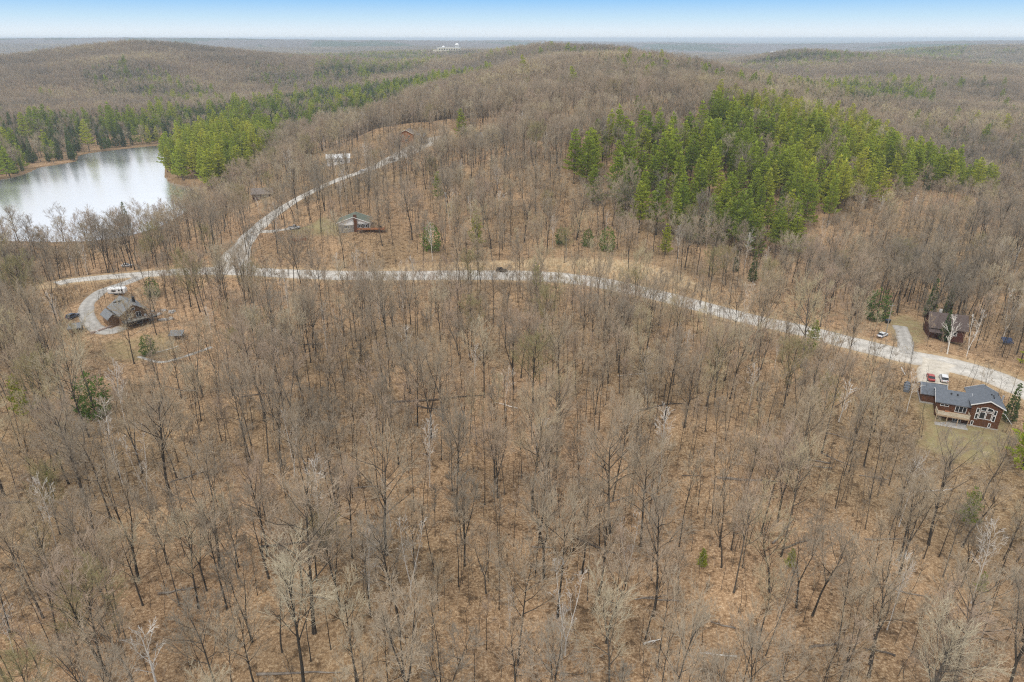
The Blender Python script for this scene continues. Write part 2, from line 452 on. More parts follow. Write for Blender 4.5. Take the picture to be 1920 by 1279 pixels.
# the roads, as seen
R_MAIN = smooth_line([cast(*q) for q in [(105, 532), (150, 524), (260, 515), (390, 508), (500, 511), (620, 516), (760, 517), (900, 516), (1010, 518), (1110, 528), (1200, 546), (1300, 571), (1400, 597), (1510, 621), (1620, 649), (1700, 668), (1780, 684), (1850, 703), (1920, 731), (2010, 780)]], 5)
R_UP = smooth_line([cast(*q) for q in [(445, 512), (436, 492), (450, 466), (470, 440), (490, 421), (520, 397), (560, 372), (600, 352), (640, 335), (680, 322), (720, 305), (760, 287), (800, 268), (840, 258)]], 5)
R_CABIN = smooth_line([cast(*q) for q in [(262, 520), (232, 532), (205, 541), (185, 550), (164, 570), (162, 590), (176, 612), (205, 622), (235, 612)]], 5)
R_TRAIL = smooth_line([cast(*q) for q in [(345, 655), (320, 664), (285, 690), (262, 712)]], 4)
R_MID = smooth_line([cast(*q) for q in [(478, 434), (505, 434), (530, 432), (556, 428)]], 4)
R_EAST = smooth_line([cast(*q) for q in [(1760, 678), (1752, 690), (1748, 706), (1752, 722)]], 4)
R_FAR = smooth_line([cast(*q) for q in [(1700, 664), (1698, 645), (1694, 628), (1688, 612)]], 4)
R_PATH = smooth_line([cast(*q) for q in [(395, 640), (350, 655), (300, 672), (255, 660)]], 4)
LINES = [(R_MAIN, 5.8), (R_UP, 3.8), (R_CABIN, 2.8), (R_MID, 2.2), (R_EAST, 5.2), (R_FAR, 4.5)]

HOUSE_E = cast(1806, 800)
PADS = []        # (x, y, flat radius, blend radius, height)
def add_pad(xy, r, blend, dh=0.0):
    PADS.append((xy[0], xy[1], r, blend, float(base_h(xy[0], xy[1])[0]) + dh))

def land(x, y):
    x = np.atleast_1d(np.asarray(x, float)); y = np.atleast_1d(np.asarray(y, float))
    h = base_h(x, y)
    rd = np.full(x.shape, 1e9)
    near = (y < 620) & (np.abs(x) < 420)
    if near.any():
        for ln, w in LINES:
            rd[near] = np.minimum(rd[near], seg_dist(x[near], y[near], ln) - w)
    n = rough(x, y)
    h = h + n * sstep(1.0, 14.0, rd)
    # a cut bank along the far side of the main road
    bk = (y > 225) & (y < 330) & (x > -75) & (x < 90)
    if bk.any():
        yr = np.interp(x[bk], [q[0] for q in R_MAIN], [q[1] for q in R_MAIN])
        e_ = sstep(-75, -50, x[bk]) * (1 - sstep(60, 88, x[bk]))
        h[bk] += 1.6 * e_ * sstep(9.6, 10.6, y[bk] - yr + .8 * np.sin(x[bk] * .25)) * (1 - sstep(22, 40, y[bk] - yr))
    lk = (x < 60) & (y > 330) & (y < 1000) & (x > -900)
    if lk.any():
        sd = np.full(x.shape, 1e9)
        sd[lk] = sdist(x[lk], y[lk], LAKE)
        h = h - n * sstep(1.0, 14.0, rd) * (1 - sstep(10, 110, sd))
        out = np.maximum(h, LAKE_Z + 0.25 + 0.05 * np.clip(sd, 0, 60))
        h = np.where(sd < 0, LAKE_Z - 0.1 - 3.0 * sstep(0, 18, -sd), np.where(sd < 1e8, out, h))
    for cx, cy, r, bl, hh in PADS:
        k = 1 - sstep(r, r + bl, np.hypot(x - cx, y - cy))
        h = h * (1 - k) + hh * k
    return h

def land1(x, y): return float(land(x, y)[0])
def at(px, py):
    x, y = cast(px, py, land)
    return Vector((x, y, land1(x, y)))

add_pad((HOUSE_E[0] + 3.0, HOUSE_E[1] + 1.0), 8.0, 9.0, 0.0)
PADS.append((HOUSE_E[0] - 5.0, HOUSE_E[1] + 12.5, 5.0, 6.0, PADS[0][4] + 2.2))
CABIN = cast(240, 606)
add_pad(CABIN, 8.0, 9.0)

# ------------------------------------------------------------------ the ground: one sheet to the horizon
NU, NW = 560, 760
gu = np.linspace(math.radians(-56), math.radians(56), NU)
gw = np.concatenate([np.linspace(math.log(85), math.log(900), 560, endpoint=False), np.linspace(math.log(900), math.log(60000), NW - 560)])
U, Wg = np.meshgrid(gu, gw)
Rg = np.sqrt(np.maximum(np.exp(2 * Wg) - 3600.0, 400.0))
_k = 60.0 * np.cos(U)                                  # ray from (0,-60) at angle U to plan radius Rg
_s = _k + np.sqrt(np.maximum(_k * _k + Rg * Rg - 3600.0, 0))
GX = (_s * np.sin(U)).ravel(); GY = (_s * np.cos(U) - 60.0).ravel()
GH = land(GX, GY)
# beyond the last trees that are built, the closed canopy stands above the ground
_far = sstep(4000, 5200, np.hypot(GX, GY))
def far_field(x, y):
    return np.sin(x * .0041 + 1.3 * np.sin(y * .0011)) + np.sin(y * .0027 + 1.7 * np.sin(x * .0013)) + .6 * np.sin(x * .011 + y * .004)
GH = GH + _far * (14.0 + RNG.normal(0, 2.2, GH.shape))
me = bpy.data.meshes.new('ground')
idx = np.arange(NU * NW).reshape(NW, NU)
quads = np.stack([idx[:-1, :-1], idx[:-1, 1:], idx[1:, 1:], idx[1:, :-1]], -1).reshape(-1, 4)
me.vertices.add(NU * NW); me.vertices.foreach_set('co', np.stack([GX, GY, GH], 1).ravel())
me.loops.add(quads.size); me.loops.foreach_set('vertex_index', quads.ravel().astype(np.int32))
me.polygons.add(len(quads)); me.polygons.foreach_set('loop_start', (np.arange(len(quads)) * 4).astype(np.int32))
me.polygons.foreach_set('loop_total', np.full(len(quads), 4, np.int32))
me.update(calc_edges=True)
me.polygons.foreach_set('use_smooth', np.ones(len(quads), bool))
def set_attr(me, name, val):
    a = me.attributes.new(name, 'FLOAT', 'POINT'); a.data.foreach_set('value', np.asarray(val, np.float32))
# what grows or lies where: straw verges, lawns, shore reeds, far closed woods
nearm = np.hypot(GX, GY) < 950
straw = np.zeros(GX.shape); lawn = np.zeros(GX.shape); reed = np.zeros(GX.shape)
xs, ys = GX[nearm], GY[nearm]
d_road = seg_dist(xs, ys, R_MAIN) - 5.6
straw[nearm] = .8 * (1 - sstep(0.3, 3.2, d_road))
BANK = [cast(*q) for q in [(700, 506), (860, 498), (1000, 487), (1100, 492), (1190, 508), (1270, 532), (1330, 556), (1290, 548), (1180, 524), (1080, 508), (1000, 503), (860, 506)]]
straw[nearm] = np.maximum(straw[nearm], 1 - sstep(-1, 3, sdist(xs, ys, BANK)))
LAWN_E = [cast(*q) for q in [(1722, 760), (1748, 795), (1735, 825), (1790, 850), (1860, 855), (1885, 820), (1878, 770), (1868, 806)]]
LAWN_F = [cast(*q) for q in [(1668, 592), (1700, 582), (1728, 594), (1735, 620), (1720, 640), (1690, 640), (1670, 615)]]
LAWN_W = [cast(*q) for q in [(205, 640), (270, 630), (320, 625), (310, 660), (250, 668), (200, 660)]]
LAWN_M = [cast(*q) for q in [(540, 440), (600, 425), (640, 440), (632, 452), (560, 452)]]
for pl in (LAWN_E, LAWN_F, LAWN_W, LAWN_M):
    lawn[nearm] = np.maximum(lawn[nearm], (.45 if pl is LAWN_W else .8) * (1 - sstep(-2, 4, sdist(xs, ys, pl))))
reed[nearm] = 1 - sstep(1, 3.5, sdist(xs, ys, LAKE))
reed *= (GX < 60) & (GY > 330)
set_attr(me, 'straw', straw); set_attr(me, 'lawn', lawn); set_attr(me, 'reed', reed)
set_attr(me, 'woods', sstep(1200, 2600, np.hypot(GX, GY)))
set_attr(me, 'evergreen', np.clip(0.5 + 0.35 * far_field(GX, GY) + 0.15 * RNG.normal(0, 1, GX.shape), 0, 1))

gm, nt, bs = new_mat('leaf_litter')
n, l = nt.nodes, nt.links
geo = n.new('ShaderNodeNewGeometry')
def noise(scale, detail=6, rough_=0.6):
    t = n.new('ShaderNodeTexNoise'); t.inputs['Scale'].default_value = scale; t.inputs['Detail'].default_value = detail; t.inputs['Roughness'].default_value = rough_
    l.new(geo.outputs['Position'], t.inputs['Vector']); return t.outputs[0]
def ramp(src, stops):
    r = n.new('ShaderNodeValToRGB'); el = r.color_ramp.elements
    el[0].position, el[0].color = stops[0][0], rgb(stops[0][1]); el[1].position, el[1].color = stops[-1][0], rgb(stops[-1][1])
    for p, c in stops[1:-1]: el.new(p).color = rgb(c)
    l.new(src, r.inputs[0]); return r.outputs[0]
def mix(f, a, b_, mode='MIX'):
    x = n.new('ShaderNodeMix'); x.data_type = 'RGBA'; x.blend_type = mode
    if hasattr(f, 'node'): l.new(f, x.inputs[0])
    else: x.inputs[0].default_value = f
    l.new(a, x.inputs[6]); l.new(b_, x.inputs[7]); return x.outputs[2]
def attr(nm):
    a = n.new('ShaderNodeAttribute'); a.attribute_name = nm; return a.outputs['Fac']
fine = ramp(noise(2.1, 6, .8), [(0.34, (.06, .037, .022)), (0.43, (.26, .158, .086)), (0.52, (.46, .30, .168)), (0.63, (.84, .64, .43))])
patch = ramp(noise(.045, 4), [(0.38, (.19, .13, .083)), (0.5, (.38, .25, .15)), (0.62, (.50, .34, .205))])
litter = mix(0.36, fine, patch)
big = ramp(noise(.011, 3), [(0.38, (.72, .74, .70)), (0.6, (1.0, .97, .94))])
litter = mix(1.0, litter, big, 'MULTIPLY')
dk = ramp(noise(.42, 6, .75), [(0.38, (.30, .29, .28)), (0.44, (.72, .70, .68)), (0.5, (1, 1, 1))])
litter = mix(0.85, litter, dk, 'MULTIPLY')
strawc = ramp(noise(.8, 7, .7), [(0.32, (.30, .19, .10)), (0.5, (.46, .33, .19)), (0.7, (.60, .48, .31))])
lawnc = ramp(noise(.35, 7, .65), [(0.34, (.26, .18, .10)), (0.48, (.29, .24, .125)), (0.6, (.30, .27, .13)), (0.72, (.45, .37, .24))])
reedc = ramp(noise(.5, 6, .7), [(0.35, (.17, .10, .055)), (0.6, (.30, .20, .11)), (0.75, (.38, .29, .19))])
woodc = ramp(noise(.03, 8, .7), [(0.35, (.10, .085, .075)), (0.5, (.15, .125, .11)), (0.65, (.20, .165, .145))])
everc = ramp(noise(.03, 8, .7), [(0.35, (.035, .05, .03)), (0.65, (.085, .105, .05))])
eg = n.new('ShaderNodeMapRange'); eg.inputs['From Min'].default_value = .62; eg.inputs['From Max'].default_value = .8
l.new(attr('evergreen'), eg.inputs[0])
woodc = mix(eg.outputs[0], woodc, everc)
c = mix(attr('straw'), litter, strawc)
c = mix(attr('lawn'), c, lawnc)
c = mix(attr('reed'), c, reedc)
c = mix(attr('woods'), c, woodc)
l.new(c, bs.inputs['Base Color'])
bs.inputs['Roughness'].default_value = 0.95; bs.inputs['Specular IOR Level'].default_value = 0.1
bp = n.new('ShaderNodeBump'); bp.inputs['Strength'].default_value = 0.7; bp.inputs['Distance'].default_value = 0.25
l.new(noise(1.6, 6, .7), bp.inputs['Height']); l.new(bp.outputs[0], bs.inputs['Normal'])
me.materials.append(gm)
ground = bpy.data.objects.new('ground', me); COL.objects.link(ground)
tag(ground, 'forest floor under orange-brown leaf litter, rolling to far hazy hills', 'ground', kind='structure')

# ------------------------------------------------------------------ lake
wm, nt, bs = new_mat('lake_water')
n, l = nt.nodes, nt.links
bs.inputs['Base Color'].default_value = (.80, .83, .86, 1)
bs.inputs['Metallic'].default_value = 0.78
bs.inputs['Coat Weight'].default_value = 1.0
bs.inputs['Coat Roughness'].default_value = 0.2
bs.inputs['Coat IOR'].default_value = 1.6
bs.inputs['IOR'].default_value = 2.5
bs.inputs['Specular IOR Level'].default_value = 0.5
tc = n.new('ShaderNodeTexCoord')
mp = n.new('ShaderNodeMapping'); mp.inputs['Scale'].default_value = (0.35, 1.0, 1.0); mp.inputs['Rotation'].default_value = (0, 0, 0.25)
l.new(tc.outputs['Object'], mp.inputs[0])
t1 = n.new('ShaderNodeTexNoise'); t1.inputs['Scale'].default_value = 0.35; t1.inputs['Detail'].default_value = 6
l.new(mp.outputs[0], t1.inputs['Vector'])
t2 = n.new('ShaderNodeTexNoise'); t2.inputs['Scale'].default_value = 0.012; t2.inputs['Detail'].default_value = 4
l.new(mp.outputs[0], t2.inputs['Vector'])
mr = n.new('ShaderNodeMapRange'); mr.inputs['From Min'].default_value = .35; mr.inputs['From Max'].default_value = .65
mr.inputs['To Min'].default_value = .12; mr.inputs['To Max'].default_value = .34
l.new(t2.outputs[0], mr.inputs[0]); l.new(mr.outputs[0], bs.inputs['Roughness'])
bp = n.new('ShaderNodeBump'); bp.inputs['Distance'].default_value = 0.25; bp.inputs['Strength'].default_value = 0.2
l.new(t1.outputs[0], bp.inputs['Height']); l.new(bp.outputs[0], bs.inputs['Normal'])
import bmesh
bm = bmesh.new()
ring = [bm.verts.new((x, y, LAKE_Z)) for x, y in LAKE]
bm.faces.new(ring)
bmesh.ops.triangulate(bm, faces=bm.faces[:])
bmesh.ops.recalc_face_normals(bm, faces=bm.faces[:])
for f_ in bm.faces:
    if f_.normal.z < 0: f_.normal_flip()
lm = bpy.data.meshes.new('lake'); bm.to_mesh(lm); bm.free(); lm.materials.append(wm)
lake = bpy.data.objects.new('lake', lm); COL.objects.link(lake)
tag(lake, 'pale grey lake reflecting the sky between wooded banks', 'lake', kind='structure')

# ------------------------------------------------------------------ roads
def road_mat(name, dark, light):
    """packed gravel: two paler wheel tracks, loose darker crown, leaves and soil at the edges"""
    m, nt, b = new_mat(name); n, l = nt.nodes, nt.links
    geo = n.new('ShaderNodeNewGeometry')
    def nz(scale, det=8):
        t = n.new('ShaderNodeTexNoise'); t.inputs['Scale'].default_value = scale; t.inputs['Detail'].default_value = det; t.inputs['Roughness'].default_value = .65
        l.new(geo.outputs['Position'], t.inputs['Vector']); return t.outputs[0]
    at_ = n.new('ShaderNodeAttribute'); at_.attribute_name = 'across'
    ab = n.new('ShaderNodeMath'); ab.operation = 'ABSOLUTE'; l.new(at_.outputs['Fac'], ab.inputs[0])
    wob_ = n.new('ShaderNodeMath'); wob_.operation = 'MULTIPLY_ADD'; wob_.inputs[1].default_value = .5; l.new(nz(.22, 6), wob_.inputs[0])
    sh = n.new('ShaderNodeMath'); sh.operation = 'ADD'; sh.inputs[1].default_value = -.25; l.new(ab.outputs[0], sh.inputs[0]); l.new(sh.outputs[0], wob_.inputs[2])
    tr = n.new('ShaderNodeValToRGB'); el = tr.color_ramp.elements
    el[0].position, el[0].color = 0.0, (.90, .89, .87, 1); el[1].position, el[1].color = 1.0, (.50, .40, .31, 1)
    for p_, c_ in ((.2, (.95, .94, .92)), (.38, (1.08, 1.07, 1.05)), (.55, (1.04, 1.03, 1.01)), (.78, (.96, .94, .91)), (.92, (.80, .73, .64))): el.new(p_).color = rgb(c_)
    l.new(wob_.outputs[0], tr.inputs[0])
    r = n.new('ShaderNodeValToRGB'); e2 = r.color_ramp.elements
    e2[0].position, e2[0].color = .35, rgb(dark); e2[1].position, e2[1].color = .65, rgb(light)
    l.new(nz(.5, 10), r.inputs[0])
    mx = n.new('ShaderNodeMix'); mx.data_type = 'RGBA'; mx.blend_type = 'MULTIPLY'; mx.inputs[0].default_value = 1
    l.new(r.outputs[0], mx.inputs[6]); l.new(tr.outputs[0], mx.inputs[7]); l.new(mx.outputs[2], b.inputs['Base Color'])
    b.inputs['Roughness'].default_value = .95; b.inputs['Specular IOR Level'].default_value = .1
    bp = n.new('ShaderNodeBump'); bp.inputs['Strength'].default_value = .5; bp.inputs['Distance'].default_value = .06
    l.new(nz(3.0), bp.inputs['Height']); l.new(bp.outputs[0], b.inputs['Normal'])
    return m
M['gravel'] = road_mat('road_gravel', (.44, .415, .375), (.64, .61, .56))
M['pale_gravel'] = road_mat('pale_road_gravel', (.48, .44, .37), (.66, .61, .53))
M['grey_gravel'] = road_mat('grey_road_gravel', (.34, .325, .30), (.48, .46, .43))
def ribbon(name, line, half, mat, label, lift=0.10, wob=0.35, ends=None):
    p = np.array(line)
    seg = np.hypot(*np.diff(p, axis=0).T); s = np.concatenate([[0], np.cumsum(seg)])
    q = np.arange(0, s[-1], 1.2)
    x, y = np.interp(q, s, p[:, 0]), np.interp(q, s, p[:, 1])
    tx, ty = np.gradient(x), np.gradient(y); ln = np.hypot(tx, ty) + 1e-9
    nx, ny = -ty / ln, tx / ln
    rg = np.random.default_rng(len(q))
    def edge():
        e_ = rg.normal(0, 1, len(q)); return np.convolve(e_, np.ones(5) / 5, 'same') * wob
    hw = np.full(len(q), half) if ends is None else np.interp(q / q[-1], ends[0], ends[1])
    el, er = hw + edge(), hw + edge()
    K = 9; t = np.linspace(-1, 1, K)
    off = np.where(t[None] < 0, t[None] * el[:, None], t[None] * er[:, None])
    X = x[:, None] + nx[:, None] * off; Y = y[:, None] + ny[:, None] * off
    H = land(X.ravel(), Y.ravel()).reshape(X.shape) + lift + 0.07 * (1 - t[None] ** 2)
    H[:, 0] -= lift + 0.08; H[:, -1] -= lift + 0.08
    mb = MB()
    v = np.stack([X, Y, H], -1).reshape(-1, 3)
    f = [(i * K + j, i * K + j + 1, (i + 1) * K + j + 1, (i + 1) * K + j) for i in range(len(q) - 1) for j in range(K - 1)]
    mb.add(v, f)
    o = mb.build(name, mat, smooth=True)
    set_attr(o.data, 'across', np.broadcast_to(t[None], X.shape).ravel())
    for pl in o.data.polygons:
        if pl.normal.z < 0: pl.flip()
    return tag(o, label, 'road', kind='structure')

ribbon('road', R_MAIN, 5.8, M['gravel'], 'pale gravel road crossing the woods from left to right', ends=([0, .17, .3, .8, .9, 1], [4.6, 5.2, 6.0, 5.8, 5.8, 5.4]))
ribbon('road', R_UP, 3.9, M['gravel'], 'gravel side road climbing from the bend towards the hilltop houses', lift=0.13, ends=([0, .06, .15, 1], [9.5, 8.0, 5.0, 3.6]))
ribbon('driveway', R_CABIN, 2.8, M['grey_gravel'], 'grey gravel driveway curving past the travel trailer to the cabin', lift=0.16)
ribbon('driveway', R_MID, 2.2, M['gravel'], 'short gravel drive to the parked silver pickup', lift=0.16)
ribbon('driveway', R_EAST, 5.2, M['pale_gravel'], 'wide pale gravel drive behind the slate-roofed brown house', lift=0.16, ends=([0, .3, 1], [6.0, 4.4, 4.0]))
ribbon('driveway', R_FAR, 2.5, M['grey_gravel'], 'gravel yard in front of the dark brown cottage', lift=0.16)
ribbon('path', R_PATH, .8, M['grey_gravel'], 'narrow stony footpath below the cabin', lift=0.12)

# ------------------------------------------------------------------ houses
PLOTS = []
def window(root, x, z, w, h, y, cols=1, rows=1, fr=.09, arch=0.0, glass='glass'):
    """white frame proud of the wall at y (facing -y), with mullions; the pane is a sub-part"""
    x0, x1, z0, z1 = x - w / 2, x + w / 2, z - h / 2, z + h / 2
    mb = MB(); gl = MB()
    if arch:
        s = arch * w                           # raked head: left side lower (arch>0) or right side lower
        zl, zr_ = (z1 - abs(s), z1) if s > 0 else (z1, z1 - abs(s))
        mb.prism([(x0, z0), (x0 + fr, z0), (x0 + fr, zl), (x0, zl)], y - .06, y, 'y')
        mb.prism([(x1 - fr, z0), (x1, z0), (x1, zr_), (x1 - fr, zr_)], y - .061, y, 'y')
        mb.prism([(x0, z0), (x1, z0), (x1, z0 + fr), (x0, z0 + fr)], y - .062, y, 'y')
        mb.prism([(x0, zl - fr), (x1, zr_ - fr), (x1, zr_), (x0, zl)], y - .063, y, 'y')
        gl.prism([(x0 + .03, z0 + .03), (x1 - .03, z0 + .03), (x1 - .03, zr_ - .03), (x0 + .03, zl - .03)], y - .02, y + .01, 'y')
    else:
        mb.box(x0, x0 + fr, y - .06, y, z0, z1).box(x1 - fr, x1, y - .06, y, z0, z1)
        mb.box(x0 + fr, x1 - fr, y - .058, y, z0, z0 + fr).box(x0 + fr, x1 - fr, y - .058, y, z1 - fr, z1)
        for i in range(1, cols):
            q = x0 + w * i / cols; mb.box(q - fr * .45, q + fr * .45, y - .055, y, z0 + fr, z1 - fr)
        for i in range(1, rows):
            q = z0 + h * i / rows; mb.box(x0 + fr, x1 - fr, y - .052, y, q - fr * .45, q + fr * .45)
        gl.box(x0 + .03, x1 - .03, y - .02, y + .01, z0 + .03, z1 - .03)
    f = mb.build('window', M['white_paint'], root)
    gl.build('pane', M[glass], f)
    return f

def gable(root, x0, x1, y0, y1, z0, ze, rise, wall, roof, ridge='y', oh=.45, th=.16, fascia='white_paint', apex=.5, name='wall'):
    """a gabled block: wall, two roof planes, barge boards"""
    mb = MB()
    if ridge == 'y':
        xa = x0 + (x1 - x0) * apex
        mb.prism([(x0, z0), (x1, z0), (x1, ze), (xa, ze + rise), (x0, ze)], y0, y1, 'y')
        w = mb.build(name, M[wall], root)
        sl, sr = rise / (xa - x0), rise / (x1 - xa)
        t = .05 + th
        for nm, c in (('l', [(x0 - oh, y0 - oh, ze - sl * oh + t), (xa, y0 - oh, ze + rise + t), (xa, y1 + oh, ze + rise + t), (x0 - oh, y1 + oh, ze - sl * oh + t)]),
                      ('r', [(xa, y0 - oh, ze + rise + t + .002), (x1 + oh, y0 - oh, ze - sr * oh + t), (x1 + oh, y1 + oh, ze - sr * oh + t), (xa, y1 + oh, ze + rise + t + .002)])):
            r = MB().slab(c, th).build('roof', M[roof], root)
            if fascia:
                for yy in (y0 - oh - .05, y1 + oh):
                    MB().prism([(c[0][0], c[0][2] - .25), (c[1][0], c[1][2] - .25), (c[1][0], c[1][2] + .03), (c[0][0], c[0][2] + .03)], yy, yy + .05, 'y').build('barge_board', M[fascia], r)
    else:
        ya = y0 + (y1 - y0) * apex
        mb.prism([(y0, z0), (y1, z0), (y1, ze), (ya, ze + rise), (y0, ze)], x0, x1, 'x')
        w = mb.build(name, M[wall], root)
        sl, sr = rise / (ya - y0), rise / (y1 - ya)
        t = .05 + th
        for nm, c in (('f', [(x0 - oh, y0 - oh, ze - sl * oh + t), (x1 + oh, y0 - oh, ze - sl * oh + t), (x1 + oh, ya, ze + rise + t), (x0 - oh, ya, ze + rise + t)]),
                      ('b', [(x0 - oh, ya, ze + rise + t + .002), (x1 + oh, ya, ze + rise + t + .002), (x1 + oh, y1 + oh, ze - sr * oh + t), (x0 - oh, y1 + oh, ze - sr * oh + t)])):
            r = MB().slab(c, th).build('roof', M[roof], root)
            if fascia:
                for xx in (x0 - oh - .05, x1 + oh):
                    MB().prism([(c[0][1], c[0][2] - .25), (c[3][1], c[3][2] - .25), (c[3][1], c[3][2] + .03), (c[0][1], c[0][2] + .03)], xx, xx + .05, 'x').build('barge_board', M[fascia], r)
    return w

def planks(root, x0, x1, y0, y1, z, mat, n, along='x', name='plank'):
    """deck boards, each one a piece"""
    if along == 'x':
        w = (y1 - y0) / n; me = MB().box(0, x1 - x0, .01, w - .02, -.05, 0).mesh(name, M[mat])
        spots = [(x0, y0 + i * w, z) for i in range(n)]
    else:
        w = (x1 - x0) / n; me = MB().box(.01, w - .02, 0, y1 - y0, -.05, 0).mesh(name, M[mat])
        spots = [(x0 + i * w, y0, z) for i in range(n)]
    for s in spots:
        o = bpy.data.objects.new(name, me); COL.objects.link(o); o.parent = root; o.location = s

def post(root, x, y, z0, z1, r=.07, mat='deck_wood', name='post'):
    return MB().box(x - r, x + r, y - r, y + r, z0, z1).build(name, M[mat], root)

def boards_railing(root, pts, z, h, mat, panel=None, step=1.5, name='railing'):
    """posts and rails along a line, with infill panels"""
    for (xa, ya), (xb, yb) in zip(pts[:-1], pts[1:]):
        L = math.hypot(xb - xa, yb - ya); n = max(1, round(L / step))
        rail = MB()
        dx, dy = (xb - xa) / L, (yb - ya) / L; nx, ny = -dy * .05, dx * .05
        for z0_, z1_ in ((z + h - .1, z + h), (z + .12, z + .2)):
            rail.slab([(xa - nx, ya - ny, z1_), (xb - nx, yb - ny, z1_), (xb + nx, yb + ny, z1_), (xa + nx, ya + ny, z1_)], z1_ - z0_)
        rl = rail.build(name, M[mat], root)
        for i in range(n + 1):
            x, y = xa + (xb - xa) * i / n, ya + (yb - ya) * i / n
            MB().box(x - .055, x + .055, y - .055, y + .055, z, z + h + .04).build('rail_post', M[mat], rl)
        if panel:
            for i in range(n):
                t0, t1 = (i + .06) / n, (i + .94) / n
                c = [(xa + (xb - xa) * t, ya + (yb - ya) * t) for t in (t0, t1)]
                MB().slab([(c[0][0] - nx * .2, c[0][1] - ny * .2, z + h - .12), (c[1][0] - nx * .2, c[1][1] - ny * .2, z + h - .12), (c[1][0] + nx * .2, c[1][1] + ny * .2, z + h - .12), (c[0][0] + nx * .2, c[0][1] + ny * .2, z + h - .12)], h - .34).build('rail_panel', M[panel], rl)

# ---- brown two-storey house, right
ph = at(1812, 797)
E = thing('brown_house', 'brown two-storey house with slate-grey roofs, white window frames and deck, right edge', 'house', ph, math.radians(-23))
PLOTS.append((ph.x - 2.2, ph.y + 5.2, 9.5))
gable(E, 0, 6.6, 0, 9, -.3, 6.1, 1.5, 'brown_wood', 'slate_roof', 'y', apex=.52, oh=.5)
gable(E, -7.4, -.02, .8, 8.4, -.3, 4.9, 1.75, 'brown_wood', 'slate_roof', 'x', oh=.45)
gable(E, -10.4, -5.2, 4.2, 10.4, 2.0, 5.0, 1.6, 'brown_wood', 'slate_roof', 'x', oh=.45)
MB().box(-10.55, -7.45, 4.05, 10.5, 1.2, 2.6).build('foundation', M['concrete'], E)
MB().box(-.06, 6.66, -.06, 9.06, -.5, .28).build('foundation', M['concrete'], E)
# windows of the tall gable: a raked group of eight
for wx_, ww in ((1.45, .72), (5.15, .72)):
    window(E, wx_, 4.6, ww, 1.35, 0, fr=.12); window(E, wx_, 2.95, ww, 1.65, 0, fr=.12)
window(E, 2.6, 5.25, 1.3, 1.2, 0, arch=.3, fr=.12); window(E, 4.0, 5.25, 1.3, 1.2, 0, arch=-.3, fr=.12)
window(E, 2.6, 3.4, 1.3, 2.0, 0, fr=.12); window(E, 4.0, 3.4, 1.3, 2.0, 0, fr=.12, glass='warm_glass')
window(E, .95, .95, .6, 1.15, 0, fr=.11); window(E, 4.7, .95, .6, 1.15, 0, fr=.11)
# centre block
window(E, -5.65, 4.15, 1.95, .62, .8, cols=2)
window(E, -1.95, 3.65, 2.5, 1.75, .8, cols=3); window(E, -1.95, 4.72, 2.5, .34, .8, cols=3)
window(E, -2.2, 1.05, 1.9, 1.95, .8, cols=3)
dk = MB().box(-7.45, -.1, -1.9, .76, 2.3, 2.5).build('deck', M['deck_wood'], E)
planks(dk, -7.4, -.15, -1.85, .74, 2.57, 'deck_wood', 14)
boards_railing(E, [(-7.35, .6), (-7.35, -1.8), (-.2, -1.8), (-.2, .6)], 2.5, 1.0, 'cream_panel', 'cream_panel', 1.45)
for x in (-7.3, -4.9, -2.5, -.25): post(E, x, -1.7, -.3, 2.32)
MB().box(-7.3, -.2, -1.78, -1.64, 2.1, 2.3).build('deck_beam', M['deck_wood'], E)
MB().box(-5.6, -4.6, -1.2, -.4, 2.58, 3.3).box(-6.6, -6.1, -1.0, -.5, 2.58, 3.0).build('deck_table', M['orange_wood'], E)
for x, y in ((-4.3, 3.4), (-2.9, 3.3)): MB().tube([(x, y, 5.9), (x, y, 6.6)], .2, 8).build('roof_vent', M['dark_metal'], E)
for x, y, zz in ((4.4, 4.3, 7.25), (4.75, 2.9, 7.1), (4.9, 4.2, 7.0)): MB().tube([(x, y, zz - .5), (x, y, zz + .45)], .17, 8).build('roof_vent', M['dark_metal'], E)
MB().tube([(6.9, 4.2, 4.5), (6.9, 4.2, 7.6)], .16, 8).tube([(6.9, 4.2, 7.55), (6.9, 4.2, 7.75)], .24, 8).build('chimney', M['grey_metal'], E)
MB().tube([(6.75, 5.5, 2.6), (8.6, 5.0, 2.4), (10.0, 2.6, 1.0)], .07, 5).build('stair_rail', M['white_paint'], E)
MB().box(-7.35, -.1, -2.9, .7, -.12, .06).build('patio', M['concrete'], E)

# ---- cabin, left
pc = at(256, 609)
B = thing('cabin', 'wooden cabin with grey gabled roof and dark deck beside the curved driveway, left', 'house', pc, math.radians(45.5))
PLOTS.append((pc.x - 3.6, pc.y + 4.0, 9.0))
gable(B, -4.1, 4.1, 0, 11, -.4, 4.9, 2.6, 'log_wood', 'grey_roof', 'y', oh=.7, fascia='grey_metal')
gable(B, -7.2, -4.15, 3.5, 10, -.4, 3.3, 1.3, 'log_wood', 'grey_roof', 'y', oh=.5, fascia='grey_metal')
window(B, -1.6, 3.7, 1.5, 1.4, 0, cols=2); window(B, 1.4, 3.6, 1.7, 1.9, 0, cols=2); window(B, 0, 5.9, 1.2, .9, 0)
window(B, 1.2, 1.2, 1.9, 1.9, 0, cols=2, glass='glass')
MB().box(1.9, 2.7, 5.0, 5.8, 6, 8.3).build('chimney', M['dark_metal'], B)
MB().box(-3.5, -.5, 7.2, 7.6, 6.9, 7.35).build('ridge_vent', M['dark_metal'], B)
d2 = MB().box(-4.3, 6.2, -3.2, -.05, 2.25, 2.45).build('deck', M['dark_metal'], B)
planks(d2, -4.3, 6.2, -3.2, -.06, 2.52, 'pole_wood', 14)
